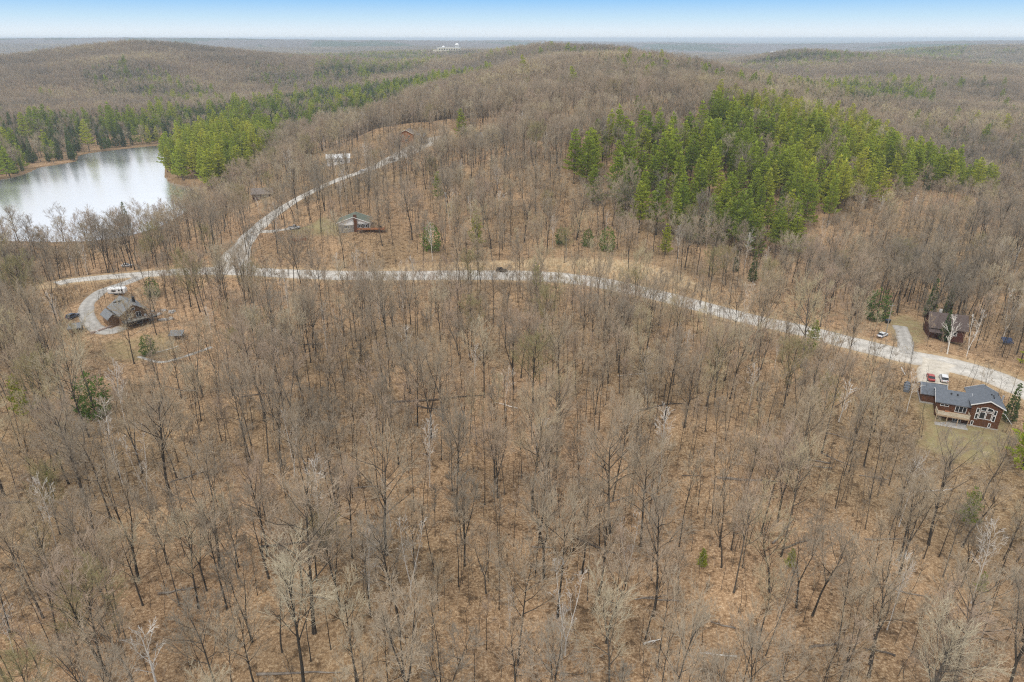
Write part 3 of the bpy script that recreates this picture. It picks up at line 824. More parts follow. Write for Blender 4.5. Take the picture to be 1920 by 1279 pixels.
boards_railing(B, [(-4.2, -.2), (-4.2, -3.1), (6.1, -3.1), (6.1, -.2)], 2.45, .95, 'dark_metal', None, 1.3)
for x in (-4.1, -1.5, 1.1, 3.6, 6.0): post(B, x, -3.0, -1.0, 2.26, .09, 'dark_metal')
for x, y, zz in ((-2.4, -1.8, 3.2), (3.0, -1.6, 3.2), (4.6, -2.0, 3.1)): MB().box(x - .35, x + .35, y - .35, y + .35, 2.53, zz).box(x - .35, x + .35, y + .25, y + .35, zz, zz + .4).build('deck_chair', M['grey_metal'], B)
MB().tube([(4.9, 1.0, .1), (4.9, 1.0, 1.0)], 1.1, 10).build('hot_tub', M['grey_metal'], B)

def house_thing(name, label, px, py, rot, plot):
    p = at(px, py)
    o = thing(name, label, 'house', p, math.radians(rot)); PLOTS.append((p.x, p.y + plot * .5, plot))
    return o
# ---- white-gabled house above the bend
C_ = house_thing('white_gabled_house', 'house with green-grey roof and white gable above the road bend', 668, 434, 4, 9.5)
gable(C_, -8.0, 6.2, 0, 9, -1.0, 4.3, 2.6, 'white_paint', 'green_roof', 'y', oh=.9, apex=.5)
MB().box(-8.06, -.95, -.12, .1, -1.2, 3.1).build('stone_facing', M['stone_wall'], C_)
MB().box(-.75, .75, -.8, .05, -1, 8.0).build('chimney', M['brown_wood'], C_)
MB().box(1.0, 6.1, -.08, .06, 1.6, 3.6).build('porch_shade_panel', M['dark_metal'], C_)  # flat dark panel paints the shade of a recessed porch on the wall
window(C_, -4.2, 2.2, 2.4, 1.2, -.12, cols=3); window(C_, 2.2, 2.6, 1.6, 1.5, -.08, cols=2); window(C_, 4.6, 2.6, 1.6, 1.5, -.08, cols=2)
d3 = MB().box(.9, 13.5, -3.0, -.15, 1.3, 1.5).build('deck', M['orange_wood'], C_)
planks(d3, .9, 13.5, -3.0, -.16, 1.57, 'orange_wood', 12)
boards_railing(C_, [(1.0, -2.9), (13.4, -2.9), (13.4, -.2)], 1.5, .9, 'orange_wood', None, 1.6)
for i in range(9): post(C_, 1.0 + i * 1.55, -2.8, -1.6, 1.3, .08, 'dark_red_wood')
MB().box(11.2, 12.2, -1.6, -.9, 1.58, 2.7).build('grill', M['dark_metal'], C_)
# ---- dark brown cottage, right
D_ = house_thing('brown_cottage', 'dark brown cottage with a large brown roof among conifers, right', 1740, 632, -20, 6.0)
gable(D_, 0, 10, 0, 8.5, -.6, 3.8, 3.3, 'dark_red_wood', 'brown_roof', 'x', oh=.6, fascia='brown_roof')
window(D_, 2.6, 2.0, 1.5, 1.3, 0, cols=2); window(D_, 6.8, 2.0, 1.8, 1.3, 0, cols=2)
MB().box(.5, 1.5, -.06, .05, -.5, 2.0).build('door', M['brown_wood'], D_)
MB().slab([(-.6, -2.4, 2.7), (3.4, -2.4, 2.7), (3.4, .1, 3.2), (-.6, .1, 3.2)], .12).build('porch_roof', M['brown_roof'], D_)
post(D_, -.4, -2.2, -.6, 2.62, .08, 'dark_red_wood'); post(D_, 3.2, -2.2, -.6, 2.62, .08, 'dark_red_wood')
MB().box(2.4, 3.2, 4.6, 5.4, 6, 8.2).build('chimney', M['concrete'], D_)
# ---- houses up the side road
F1 = house_thing('low_brown_house', 'low house with tan-brown roof and dark eaves left of the climbing road', 494, 372, 12, 6)
gable(F1, -6, 5, 0, 8, -1, 2.9, 2.3, 'dark_red_wood', 'tan_roof', 'x', oh=.9, fascia=None)
window(F1, -2.5, 1.6, 1.6, 1.1, 0, cols=2); window(F1, 2.4, 1.6, 1.6, 1.1, 0, cols=2)
MB().box(-.4, .6, -.06, .05, -.8, 1.9).build('door', M['dark_metal'], F1)
F2 = house_thing('orange_brown_house', 'tall orange-brown wooden house with pale gable trim on the hilltop', 762, 268, -6, 4)
gable(F2, -4.8, 4.8, 0, 10, -1.5, 6.0, 2.4, 'orange_wood', 'tan_roof', 'y', oh=.8, fascia='cream_paint')
window(F2, -2, 4.2, 1.2, 1.3, 0); window(F2, 2, 4.2, 1.2, 1.3, 0); window(F2, 0, 1.5, 1.8, 1.6, 0, cols=2)
gable(F2, 4.85, 12, 3, 10, -1.5, 4.0, 1.6, 'stone_wall', 'grey_roof', 'x', oh=.5, fascia='cream_paint')
window(F2, 8.5, 2.2, 1.8, 1.2, 3, cols=2)
F3 = house_thing('grey_house', 'grey-roofed two-storey house among bare trees on the hilltop', 906, 272, -10, 5)
gable(F3, -6, 7, 0, 9, -1.5, 5.8, 1.9, 'stone_wall', 'grey_roof', 'x', oh=.5, fascia='cream_paint')
MB().box(-6.25, -5.75, -.2, .3, -1.5, 5.7).build('corner_board', M['cream_paint'], F3)
for x in (-3, .5, 4): window(F3, x, 4.2, 1.5, 1.2, 0, cols=2); window(F3, x, 1.2, 1.5, 1.2, 0, cols=2)
F4 = house_thing('white_house', 'long low white house half hidden by bare crowns, left of the climbing road', 634, 309, 8, 6)
gable(F4, -7, 7.5, 0, 7, -1.5, 4.2, 2.0, 'white_paint', 'white_paint', 'x', oh=.5)
for x in (-5, -1.5, 2.2, 5.4): window(F4, x, 2.2, 1.4, 1.2, 0, cols=2, fr=.12)
MB().box(.1, 1.0, -.06, .05, -1.3, 1.6).build('door', M['grey_metal'], F4)

# ---- sheds and shelters
def shelter(label, px, py, rot, w, d, h, mat='grey_roof', posts=True):
    p = at(px, py); o = thing('shelter', label, 'shed', p, math.radians(rot)); PLOTS.append((p.x, p.y + d / 2, max(w, d) * .75))
    MB().slab([(-w / 2 - .3, -.4, h - .25), (w / 2 + .3, -.4, h - .25), (w / 2 + .3, d + .3, h + .5), (-w / 2 - .3, d + .3, h + .5)], .14).build('roof', M[mat], o)
    for x in (-w / 2, w / 2):
        post(o, x, 0, -.4, h - .3, .08, 'pole_wood'); post(o, x, d, -.4, h + .35, .08, 'pole_wood')
    MB().box(-w / 2, w / 2, d - .12, d - .02, -.3, h + .2).build('wall', M['pole_wood'], o)
    MB().box(-w / 2 + .3, w / 2 - .5, d - 1.1, d - .3, -.2, .9).build('stacked_firewood', M['log_wood'], o)
    return o
shelter('small grey-roofed woodshed beside the curved driveway, left of the cabin', 142, 626, 20, 3.6, 2.8, 2.3)
shelter('small open shelter with a grey roof on the footpath below the cabin', 331, 640, 8, 3.8, 2.6, 2.4)
p = at(1700, 728)
o = thing('covered_pile', 'long narrow grey covered pile at the wood edge left of the brown house', 'covered pile', p, math.radians(-31))
MB().loft([[(x, y, -.2), (x, y, .55), (x * .5, y, .8), (-x * .5, y, .8), (-x, y, .55), (-x, y, -.2)] for x, y in ((.6, -2.8), (.75, -2.4), (.8, 0), (.75, 2.6), (.6, 3.0))]).build('cover', M['slate_roof'], o)
for y in (-1.6, 0.2, 1.9): MB().box(-.85, .85, y - .06, y + .06, .5, .84).build('strap', M['dark_metal'], o)
p = at(1886, 645)
o = thing('tarpaulin_cover', 'blue tarpaulin stretched over a frame in the brush at the right edge', 'tarpaulin', p, math.radians(-10)); PLOTS.append((p.x, p.y, 2.5))
MB().slab([(-1.6, -1.1, 1.3), (1.7, -1.0, 1.2), (1.6, 1.2, 1.9), (-1.5, 1.1, 2.0)], .05).slab([(-1.6, -1.1, 1.29), (1.7, -1.0, 1.19), (1.75, -1.15, .7), (-1.65, -1.25, .8)], .05).build('sheet', M['tarp'], o)
for x, y, zz in ((-1.5, -1, 1.2), (1.6, -.9, 1.1), (1.5, 1.1, 1.8), (-1.4, 1.0, 1.9)): post(o, x, y, -.3, zz, .05, 'pole_wood')
# wooden retaining wall by the pickup: planks
p = at(561, 452)
o = thing('timber_retaining_wall', 'orange-brown timber retaining wall below the parked pickup', 'retaining wall', p, math.radians(5))
me_ = MB().box(-3.2, 3.2, -.1, .1, 0, .26).mesh('timber', M['orange_wood'])
for i in range(5):
    q = bpy.data.objects.new('timber', me_); COL.objects.link(q); q.parent = o; q.location = (0.04 * (i % 2), .02 * i, -.2 + i * .28)
for x in (-3, 0, 3): post(o, x, -.18, -.3, 1.35, .09, 'orange_wood')
# stone wall along the cabin drive
wl_ = [at(*q) for q in [(172, 626), (186, 622), (200, 617), (214, 612)]]
o = thing('stone_retaining_wall', 'low pinkish stone wall at the foot of the cabin driveway', 'wall', wl_[0], 0)
rgS = np.random.default_rng(5)
stone_meshes = []
for i in range(5):
    a = [(math.cos(t) * rgS.uniform(.38, .5), math.sin(t) * rgS.uniform(.28, .36)) for t in np.linspace(0, 6.28, 7)[:-1]]
    stone_meshes.append(MB().loft([[(x, y, 0) for x, y in a], [(x * 1.06, y * 1.06, .16) for x, y in a], [(x * .9, y * .9, .3) for x, y in a]]).mesh('stone', M['pink_stone']))
for (p0, p1) in zip(wl_[:-1], wl_[1:]):
    L = (p1 - p0).length
    for k in range(int(L / .85)):
        for lv in range(3):
            q = bpy.data.objects.new('stone', stone_meshes[(k + lv) % 5]); COL.objects.link(q); q.parent = o
            w = p0.lerp(p1, (k + .5 * (lv % 2)) * .85 / L) - wl_[0]
            q.location = (w.x, w.y, w.z - .15 + lv * .29); q.rotation_euler = (0, 0, math.atan2((p1 - p0).y, (p1 - p0).x) + rgS.normal(0, .1))
# boulders beside the cabin deck
spots = [(300 + rgS.uniform(-14, 26), 590 + rgS.uniform(-9, 12)) for _ in range(16)]
for i, (px, py) in enumerate(spots):
    p = at(px, py); s = rgS.uniform(.5, 1.1)
    rings = []
    for zz, k in ((-.3, .8), (.1, 1.0), (.5, .85), (.75, .4)):
        rings.append([(math.cos(t) * k * s * rgS.uniform(.8, 1.15), math.sin(t) * k * s * .8 * rgS.uniform(.8, 1.15), zz * s) for t in np.linspace(0, 6.28, 9)[:-1]])
    b_ = MB().loft(rings).build('boulder', M['rock'])
    b_.location = p; b_.rotation_euler = (0, 0, rgS.uniform(0, 6))
    tag(b_, 'pale boulder in the rock pile right of the cabin deck', 'boulder', 'boulders beside the cabin deck')

# ------------------------------------------------------------------ vehicles
def rr(y, w, z0, z1, b):
    """rounded cross-section at station x=y"""
    return [(y, -w, z0 + b * .6), (y, -w, z1 - b), (y, -w + b, z1), (y, w - b, z1), (y, w, z1 - b), (y, w, z0 + b * .6), (y, w - b, z0), (y, -w + b, z0)]
def vehicle(name, label, paint, pos, heading, kind='suv', group=None):
    L, Wd = {'suv': (4.7, .93), 'car': (4.5, .9), 'pickup': (5.6, .98)}[kind]
    o = thing(name, label, 'truck' if kind == 'pickup' else 'car', pos, heading, group)
    h = L / 2; zb = .38; zt = {'suv': 1.05, 'car': .92, 'pickup': 1.1}[kind]
    MB().loft([rr(-h, Wd * .82, zb + .1, zt - .16, .1), rr(-h + .15, Wd * .95, zb, zt - .03, .1), rr(-h + .8, Wd, zb - .03, zt, .1), rr(0, Wd, zb - .05, zt + .02, .1), rr(h * .45, Wd, zb - .03, zt, .12), rr(h - .3, Wd * .95, zb, zt - .12, .12), rr(h, Wd * .8, zb + .08, zt - .28, .1)]).build('body', M[paint], o, smooth=False, bevel=.03)
    zr = {'suv': 1.72, 'car': 1.45, 'pickup': 1.82}[kind]
    ca = {'suv': (-h + .12, -h + .5, h * .12, h * .46), 'car': (-h + .5, -h + 1.15, h * .12, h * .5), 'pickup': (-.55, -.35, h * .2, h * .48)}[kind]
    def sec(x, w, z): return [(x, -w, zt - .02), (x, -w * .86, z), (x, w * .86, z), (x, w, zt - .02)]
    MB().loft([sec(ca[0], Wd * .93, zt + .02), sec(ca[1], Wd * .93, zr - .05), sec(ca[2], Wd * .93, zr - .05), sec(ca[3], Wd * .93, zt + .02)]).build('windows', M['glass'], o)
    MB().box(ca[1] - .05, ca[2] + .05, -Wd * .8, Wd * .8, zr - .06, zr).build('roof', M[paint], o, bevel=.05)
    pil = MB()
    for s in (-1, 1):
        for x in ((ca[1] + ca[2]) / 2, ca[1] + .05, ca[2] - .02):
            pil.tube([(x, s * Wd * .945, zt), (x, s * Wd * .82, zr - .04)], .05, 4)
    pil.build('pillars', M[paint], o)
    wheel = MB().tube([(0, -.11, 0), (0, .11, 0)], .36, 14).mesh('wheel', M['tyre']); rim = MB().tube([(0, -.125, 0), (0, .125, 0)], .21, 10).mesh('rim', M['grey_metal'])
    for x in (-h * .62, h * .62):
        for s in (-1, 1):
            w = bpy.data.objects.new('wheel', wheel); COL.objects.link(w); w.parent = o; w.location = (x, s * (Wd - .08), .36)
            r_ = bpy.data.objects.new('rim', rim); COL.objects.link(r_); r_.parent = w
    for s in (-1, 1):
        MB().box(h - .12, h - .02, s * Wd * .6 - .15, s * Wd * .6 + .15, zt - .42, zt - .28).build('headlight', M['clear_lamp'], o)
        MB().box(-h - .01, -h + .12, s * Wd * .68 - .12, s * Wd * .68 + .12, zt - .4, zt - .2).build('tail_light', M['red_lamp'], o)
    if kind == 'pickup':
        MB().box(-h + .12, -.62, -Wd * .8, Wd * .8, zt - .02, zt + .03).build('bed_cover', M['dark_metal'], o)
    return o
def on_road(px, py, lift=.22):
    p = at(px, py); p.z += lift; return p
vehicle('parked_car', 'dark car parked on the far side of the straight gravel road', 'black_paint', on_road(940, 510), math.radians(2), 'suv')
vehicle('pickup_truck', 'silver pickup with dark bed parked in the drive near the white-gabled house', 'silver_paint', on_road(552, 430), math.radians(12), 'pickup')
vehicle('parked_car', 'dark blue car parked beside the curved driveway near the woodshed', 'blue_paint', on_road(137, 596, .05), math.radians(75), 'suv')
vehicle('parked_car', 'red car parked behind the garage roof of the brown house', 'red_paint', on_road(1744, 712), math.radians(67), 'car')
vehicle('parked_car', 'white car parked behind the brown house beside the red one', 'white_car', on_road(1768, 714), math.radians(67), 'suv')
vehicle('parked_car', 'white car half under a conifer in the cottage yard', 'white_car', on_road(1654, 631, .05), math.radians(35), 'car')
vehicle('parked_car', 'white car on the climbing side road, lower of two', 'white_car', on_road(680, 323), math.radians(35), 'car')
vehicle('parked_car', 'silver-white car on the climbing side road, upper of two', 'silver_paint', on_road(735, 301), math.radians(35), 'car')
vehicle('parked_car', 'white car at the wood edge left of the road bend', 'white_car', on_road(238, 500, .05), math.radians(10), 'car')
vehicle('delivery_truck', 'white pickup in front of the orange-brown hilltop house', 'white_car', on_road(775, 271), math.radians(60), 'pickup')

# ---- travel trailer
p = on_road(222, 552, .1)
T = thing('travel_trailer', 'white travel trailer parked where the cabin driveway leaves the road', 'trailer', p, math.radians(6)); PLOTS.append((p.x, p.y, 4.2))
body = MB().loft([[(x, y, z) for y, z in ((-w, .55 + b), (-w, 2.45 - b), (-w + .25, 2.75 - b), (w - .25, 2.75 - b), (w, 2.45 - b), (w, .55 + b))] for x, w, b in ((-3.3, 1.0, .25), (-3.05, 1.18, .05), (0, 1.2, 0), (2.6, 1.2, 0), (3.1, 1.15, .2), (3.3, 1.0, .5))])
body.build('body', M['white_paint'], T, bevel=.05)
MB().box(-3.15, 3.0, -1.225, -1.18, .62, .95).build('skirt_stripe', M['grey_metal'], T)
for x, w, z, h_, nm in ((-.9, 1.5, 1.75, .55, 'window'), (1.1, .55, 1.95, .5, 'window')):
    f = MB().box(x - w / 2 - .06, x + w / 2 + .06, -1.24, -1.19, z - h_ / 2 - .06, z + h_ / 2 + .06).build(nm, M['grey_metal'], T)
    MB().box(x - w / 2, x + w / 2, -1.26, -1.2, z - h_ / 2, z + h_ / 2).build('pane', M['glass'], f)
dr = MB().box(1.75, 2.5, -1.25, -1.19, .7, 2.4).build('door', M['grey_metal'], T); MB().box(1.88, 2.37, -1.27, -1.2, 1.6, 2.25).build('pane', M['glass'], dr)
wheel = MB().tube([(0, -.1, 0), (0, .1, 0)], .34, 14).mesh('wheel', M['tyre'])
for x in (-.7, .1):
    for s in (-1.12, 1.12):
        w = bpy.data.objects.new('wheel', wheel); COL.objects.link(w); w.parent = T; w.location = (x, s, .34)
MB().tube([(3.0, -.6, .55), (4.3, 0, .5), (3.0, .6, .55)], .06, 5).tube([(4.1, 0, 0), (4.1, 0, .6)], .05, 6).build('hitch', M['dark_metal'], T)
MB().box(-1.6, -.8, -.4, .4, 2.74, 3.0).build('roof_unit', M['white_paint'], T, bevel=.05)

# ------------------------------------------------------------------ utility poles
for px, py, hh, lab in ((1660, 628, 11.0, 'wooden utility pole at the cottage driveway'), (1061, 492, 10.5, 'thin utility pole on the bank above the straight road')):
    p = at(px, py); o = thing('utility_pole', lab, 'pole', p, 0)
    MB().tube([(0, 0, -.5), (0, 0, hh)], [.16, .11], 8).build('post', M['pole_wood'], o)
    MB().box(-.9, .9, -.06, .06, hh - .9, hh - .75).build('crossarm', M['pole_wood'], o)
    for x in (-.8, .8): MB().tube([(x, 0, hh - .75), (x, 0, hh - .5)], .05, 6).build('insulator', M['grey_metal'], o)
p = at(1664, 606); o = thing('bin', 'dark lidded bin at the edge of the cottage yard', 'bin', p, .3)
MB().loft([[(x * k, y * k, z) for x, y in ((-.8, -.5), (.8, -.5), (.8, .5), (-.8, .5))] for k, z in ((.85, 0), (1, 1.2))]).build('body', M['dark_metal'], o, bevel=.04)
MB().box(-.85, .85, -.55, .55, 1.2, 1.32).build('lid', M['blue_paint'], o, bevel=.04)

# ------------------------------------------------------------------ fallen trunks
LOGS = [(715, 757, 905, 742, 'dark_log', .3, 'long dark fallen trunk in the middle of the woods'), (780, 762, 840, 770, 'dark_log', .22, 'short dark log below the long fallen trunk'),
        (1345, 897, 1461, 905, 'old_log', .22, 'straight grey fallen trunk in the right woods'), (1540, 850, 1600, 875, 'old_log', .15, 'thin pale fallen trunk at right below the road'),
        (0, 945, 64, 943, 'dark_log', .25, 'dark log at the left edge of the foreground'), (490, 1026, 610, 1014, 'dark_log', .2, 'long low branchy log in the left foreground'),
        (480, 1264, 640, 1262, 'old_log', .2, 'fallen trunk at the bottom edge, left of middle'), (1450, 1020, 1487, 975, 'old_log', .2, 'broken pale trunk lying slantwise at lower right'),
        (1470, 1030, 1520, 1012, 'dark_log', .18, 'dark fallen stem beside the slanting broken trunk'), (1195, 772, 1280, 757, 'dark_log', .2, 'dark fallen trunk in the right middle woods'),
        (540, 640, 600, 648, 'dark_log', .22, 'dark fallen stem below the road, left of middle'), (320, 905, 400, 880, 'old_log', .18, 'grey log lying in the left woods'),
        (860, 905, 880, 880, 'old_log', .14, 'short pale stem on the litter in mid foreground'), (1080, 1010, 1160, 1040, 'dark_log', .2, 'dark log in the middle foreground'),
        (1690, 690, 1697, 705, 'white_bark', .16, 'short white fallen birch stem near the gravel road, right'), (455, 745, 530, 735, 'dark_log', .2, 'thin dark fallen stem left of the middle woods'),
        (1660, 1100, 1740, 1120, 'old_log', .18, 'grey fallen trunk in the lower right woods'), (1000, 640, 1050, 655, 'old_log', .14, 'thin grey fallen stem just below the road')]
def _where(px, py):
    return '%s, %s' % ('low in the foreground' if py > 1050 else 'in the foreground' if py > 900 else 'in the middle woods' if py > 750 else 'below the road', 'far left' if px < 300 else 'left' if px < 700 else 'near the centre' if px < 1150 else 'right' if px < 1550 else 'far right')
for _ in range(26):
    _x, _y = rgS.uniform(30, 1880), rgS.uniform(640, 1250); _a = rgS.uniform(-.5, .5) + (3.14 if rgS.random() < .5 else 0); _l = rgS.uniform(35, 95)
    if _x > 1640 and _y < 900: continue
    _m = ('dark_log', 'old_log', 'old_log', 'white_bark')[int(rgS.integers(0, 4))]
    LOGS.append((_x, _y, _x + _l * math.cos(_a), _y + _l * .6 * math.sin(_a), _m, rgS.uniform(.11, .2), '%s %s fallen stem %s' % ('long' if _l > 65 else 'short', {'dark_log': 'dark', 'old_log': 'grey', 'white_bark': 'whitish birch'}[_m], _where(_x, _y))))
for xa, ya, xb, yb, mt, r_, lab in LOGS:
    a, b_ = at(xa, ya), at(xb, yb)
    o = thing('fallen_log', lab, 'log', a, 0, 'fallen stems in the woods')
    n_ = 7
    pts_ = [];
    for t in np.linspace(0, 1, n_):
        q = a.lerp(b_, t); pts_.append((q.x - a.x + rgS.normal(0, .08), q.y - a.y + rgS.normal(0, .08), land1(q.x, q.y) - a.z + r_ * .8))
    MB().tube(pts_, np.linspace(r_ * 1.15, r_ * .45, n_), 7).build('stem', M[mt], o, smooth=True)
    br = MB()
    for _ in range(7):
        k = rgS.uniform(.35, 1) * (n_ - 1.01); j = int(k); q = np.array(pts_[j]) + (np.array(pts_[j + 1]) - np.array(pts_[j])) * (k - j)
        d = np.array([rgS.normal(0, 1), rgS.normal(0, 1), abs(rgS.normal(0, .8))]); br.cone(q, q + d * rgS.uniform(.7, 1.5), r_ * .28, 4)
    br.build('branches', M[mt], o)

# ------------------------------------------------------------------ far landmarks
p = Vector((*plan(842, 2480, 42), 0)); p.z = land1(p.x, p.y) + 13
O = thing('observatory', 'cream hilltop building with two white domes on the far ridge', 'building', p, math.radians(-6))
MB().box(-42, 40, 0, 22, -20, 15).build('wall', M['cream_paint'], O)
MB().box(-42.6, 40.6, -.6, 22.6, 15, 16).build('parapet', M['white_paint'], O)
MB().box(-60, -42.1, 4, 18, -10, 8).build('wing', M['cream_paint'], O)
for i in range(9):
    for lv in range(2):
        f = MB().box(-37 + i * 9, -32 + i * 9, -.25, .05, 1 + lv * 7, 5 + lv * 7).build('window', M['grey_metal'], O)
        MB().box(-36.6 + i * 9, -32.4 + i * 9, -.35, 0, 1.3 + lv * 7, 4.7 + lv * 7).build('pane', M['glass'], f)
for x, r_, zb_ in ((-22, 5.0, 17), (28, 7.5, 23)):
    prof = [(r_ * .92, 15.9), (r_ * .92, zb_)] + [(r_ * math.cos(t), zb_ + r_ * math.sin(t)) for t in np.linspace(0, 1.5, 9)]
    MB().loft([[(x + q * math.cos(t), 10 + q * math.sin(t), z) for t in np.linspace(0, 2 * math.pi, 20, endpoint=False)] for q, z in prof]).build('dome', M['white_paint'], O, smooth=True)
p = Vector((*plan(1457, 5200, -18), 0)); p.z = land1(p.x, p.y) + 14
O = thing('far_barn', 'tiny white flat-roofed building in the hazy distance, right', 'building', p, 0)
MB().box(-40, 40, 0, 40, -10, 12).build('wall', M['white_paint'], O); MB().slab([(-41, -1, 13), (41, -1, 13), (41, 41, 15), (-41, 41, 15)], 1).build('roof', M['white_paint'], O)
rgC = np.random.default_rng(8)
for i, px in enumerate((962, 1052, 1068, 1076, 1256, 1376, 1432, 1440, 1457, 1545)):
    zz = 21000 + rgC.uniform(-1500, 1500)
    x, y = plan(px, zz, 10); b0 = land1(x, y)
    O = thing('far_tower', 'faint grey tower block on the hazy skyline', 'building', (x, y, b0), 0, 'tower blocks on the far skyline')
    w = rgC.uniform(28, 50); hh = rgC.uniform(70, 105)
    MB().box(-w, w, -w, w, 0, hh * .85).build('wall', M['city'], O); MB().box(-w * .6, w * .6, -w * .6, w * .6, hh * .85, hh).build('roof', M['city'], O)

# ------------------------------------------------------------------ trees: prototypes
def unit(v): return v / (np.linalg.norm(v) + 1e-9)

def bare_tree(seed, H=22.0, clear=0.45, spread=0.66, limbs=11, r0=0.20, fork=0, twig_r=0.0205, dens=1.0, lean=0.03, wob=0.25, narrow=1.0, droop=0.0, levels=4, sides=6, stub=0):
    """returns (trunk, crown): stem and limbs; branchlets and twigs"""
    rg = np.random.default_rng(seed)
    trunk, crown = MB(), MB()
    def path(p, d, L, k, up, wb):
        pts = [p.copy()]; d = unit(d)
        for _ in range(k):
            d = unit(d + rg.normal(0, wb, 3) + np.array([0, 0, up]))
            pts.append(pts[-1] + d * L / k)
        return np.array(pts)
    def branch(p, d, L, r, lev):
        if lev >= levels:
            e = p + unit(d + rg.normal(0, .25, 3)) * L
            crown.cone(p, e, r)
            return
        k = 3 if lev < 2 else 2 if lev < 3 else 1
        up = (0.10 if lev == 1 else 0.07) - droop
        pts = path(p, d, L, k, up, 0.14)
        rad = r * np.linspace(1, 0.32, k + 1)
        (trunk if lev <= 1 else crown).tube(pts, rad, 4 if lev <= 1 else 3, cap=False)
        n = max(2, int(round({1: 6.6, 2: 6.2, 3: 5.0}.get(lev, 3) * dens * rg.uniform(.75, 1.25))))
        for i in range(n):
            t = 0.22 + 0.78 * (i + rg.uniform(0, 1)) / n
            a = min(t, .999) * k; j = int(a); q = pts[j] + (pts[j + 1] - pts[j]) * (a - j)
            dd = unit(pts[j + 1] - pts[j])
            side = unit(np.cross(dd, rg.normal(0, 1, 3)))
            ang = rg.uniform(.35, .85)
            nd = dd * math.cos(ang) + side * math.sin(ang) + np.array([0, 0, .12 - droop])
            branch(q, nd, L * rg.uniform(.38, .62) * (1.15 - .45 * t), max(r * .42 * (1.1 - .5 * t), twig_r), lev + 1)
        if lev + 1 >= levels:
            crown.cone(pts[-1], pts[-1] + unit(pts[-1] - pts[-2]) * L * .35, twig_r)
    def stem(p, d, L, r, base_clear, nl):
        k = 9
        pts = [p]; dd = unit(np.array(d, float))
        for i in range(k):
            dd = unit(dd + rg.normal(0, .035 * wob * 4, 3) * np.array([1, 1, .2]) + np.array([0, 0, .06]))
            pts.append(pts[-1] + dd * L / k)
        pts = np.array(pts)
        rad = r * np.linspace(1, .16, k + 1) ** 0.8
        rad[0] *= 1.35
        trunk.tube(pts, rad, sides, cap=False)
        az = rg.uniform(0, 6.28)
        for i in range(nl):
            t = base_clear + (1 - base_clear) * (i + rg.uniform(.1, .9)) / nl
            a = min(t, .999) * k; j = int(a); q = pts[j] + (pts[j + 1] - pts[j]) * (a - j)
            az += 2.4 + rg.normal(0, .4)
            el = rg.uniform(.45, 1.0) * spread * (1.1 - .35 * (t - base_clear) / (1 - base_clear))
            d_ = np.array([math.cos(az) * math.sin(el * 1.5), math.sin(az) * math.sin(el * 1.5), math.cos(el * 1.5)])
            u = (t - base_clear) / (1 - base_clear)
            LL = H * (.20 + .14 * math.sin(math.pi * min(1, .25 + .7 * u))) * rg.uniform(.75, 1.2) * narrow
            if stub and rg.random() < stub: LL *= .45
            branch(q, d_, LL, max(r * .36 * (1.1 - .55 * u), .035), 1)
        branch(pts[-1], pts[-1] - pts[-2], H * .13 * narrow, .05, 1)
    base = np.array([0, 0, -0.6])
    ln = np.array([rg.normal(0, lean), rg.normal(0, lean), 1.0])
    if fork:
        fz = H * rg.uniform(.12, .38)
        p1 = base + ln * (fz + .6)
        trunk.tube(np.array([base, base + ln * fz * .5, p1]), [r0 * 1.35, r0, r0 * .95], sides, cap=False)
        for i in range(fork):
            a = rg.uniform(0, 6.28) if i == 0 else a + 6.28 / fork
            stem(p1 - ln * .15, np.array([math.cos(a) * .28, math.sin(a) * .28, 1]), (H - fz) * rg.uniform(.82, .95), r0 * .72, max(.05, clear - fz / H), max(4, int(limbs * 1.25 / fork)))
    else:
        stem(base, ln, H * .9, r0, clear, limbs)
    return trunk, crown

def tuft(mb, p, d, s, rg, k=2):
    """a clump of needles: crossing leaf-sized blades"""
    d = unit(d)
    for _ in range(k):
        a = unit(np.cross(d, rg.normal(0, 1, 3))) * s * rg.uniform(.28, .5)
        e = p + (d + rg.normal(0, .35, 3)) * s * rg.uniform(.8, 1.25)
        m = (p + e) * .5
        mb.add([p, m + a, e, m - a], [(0, 1, 2, 3)])

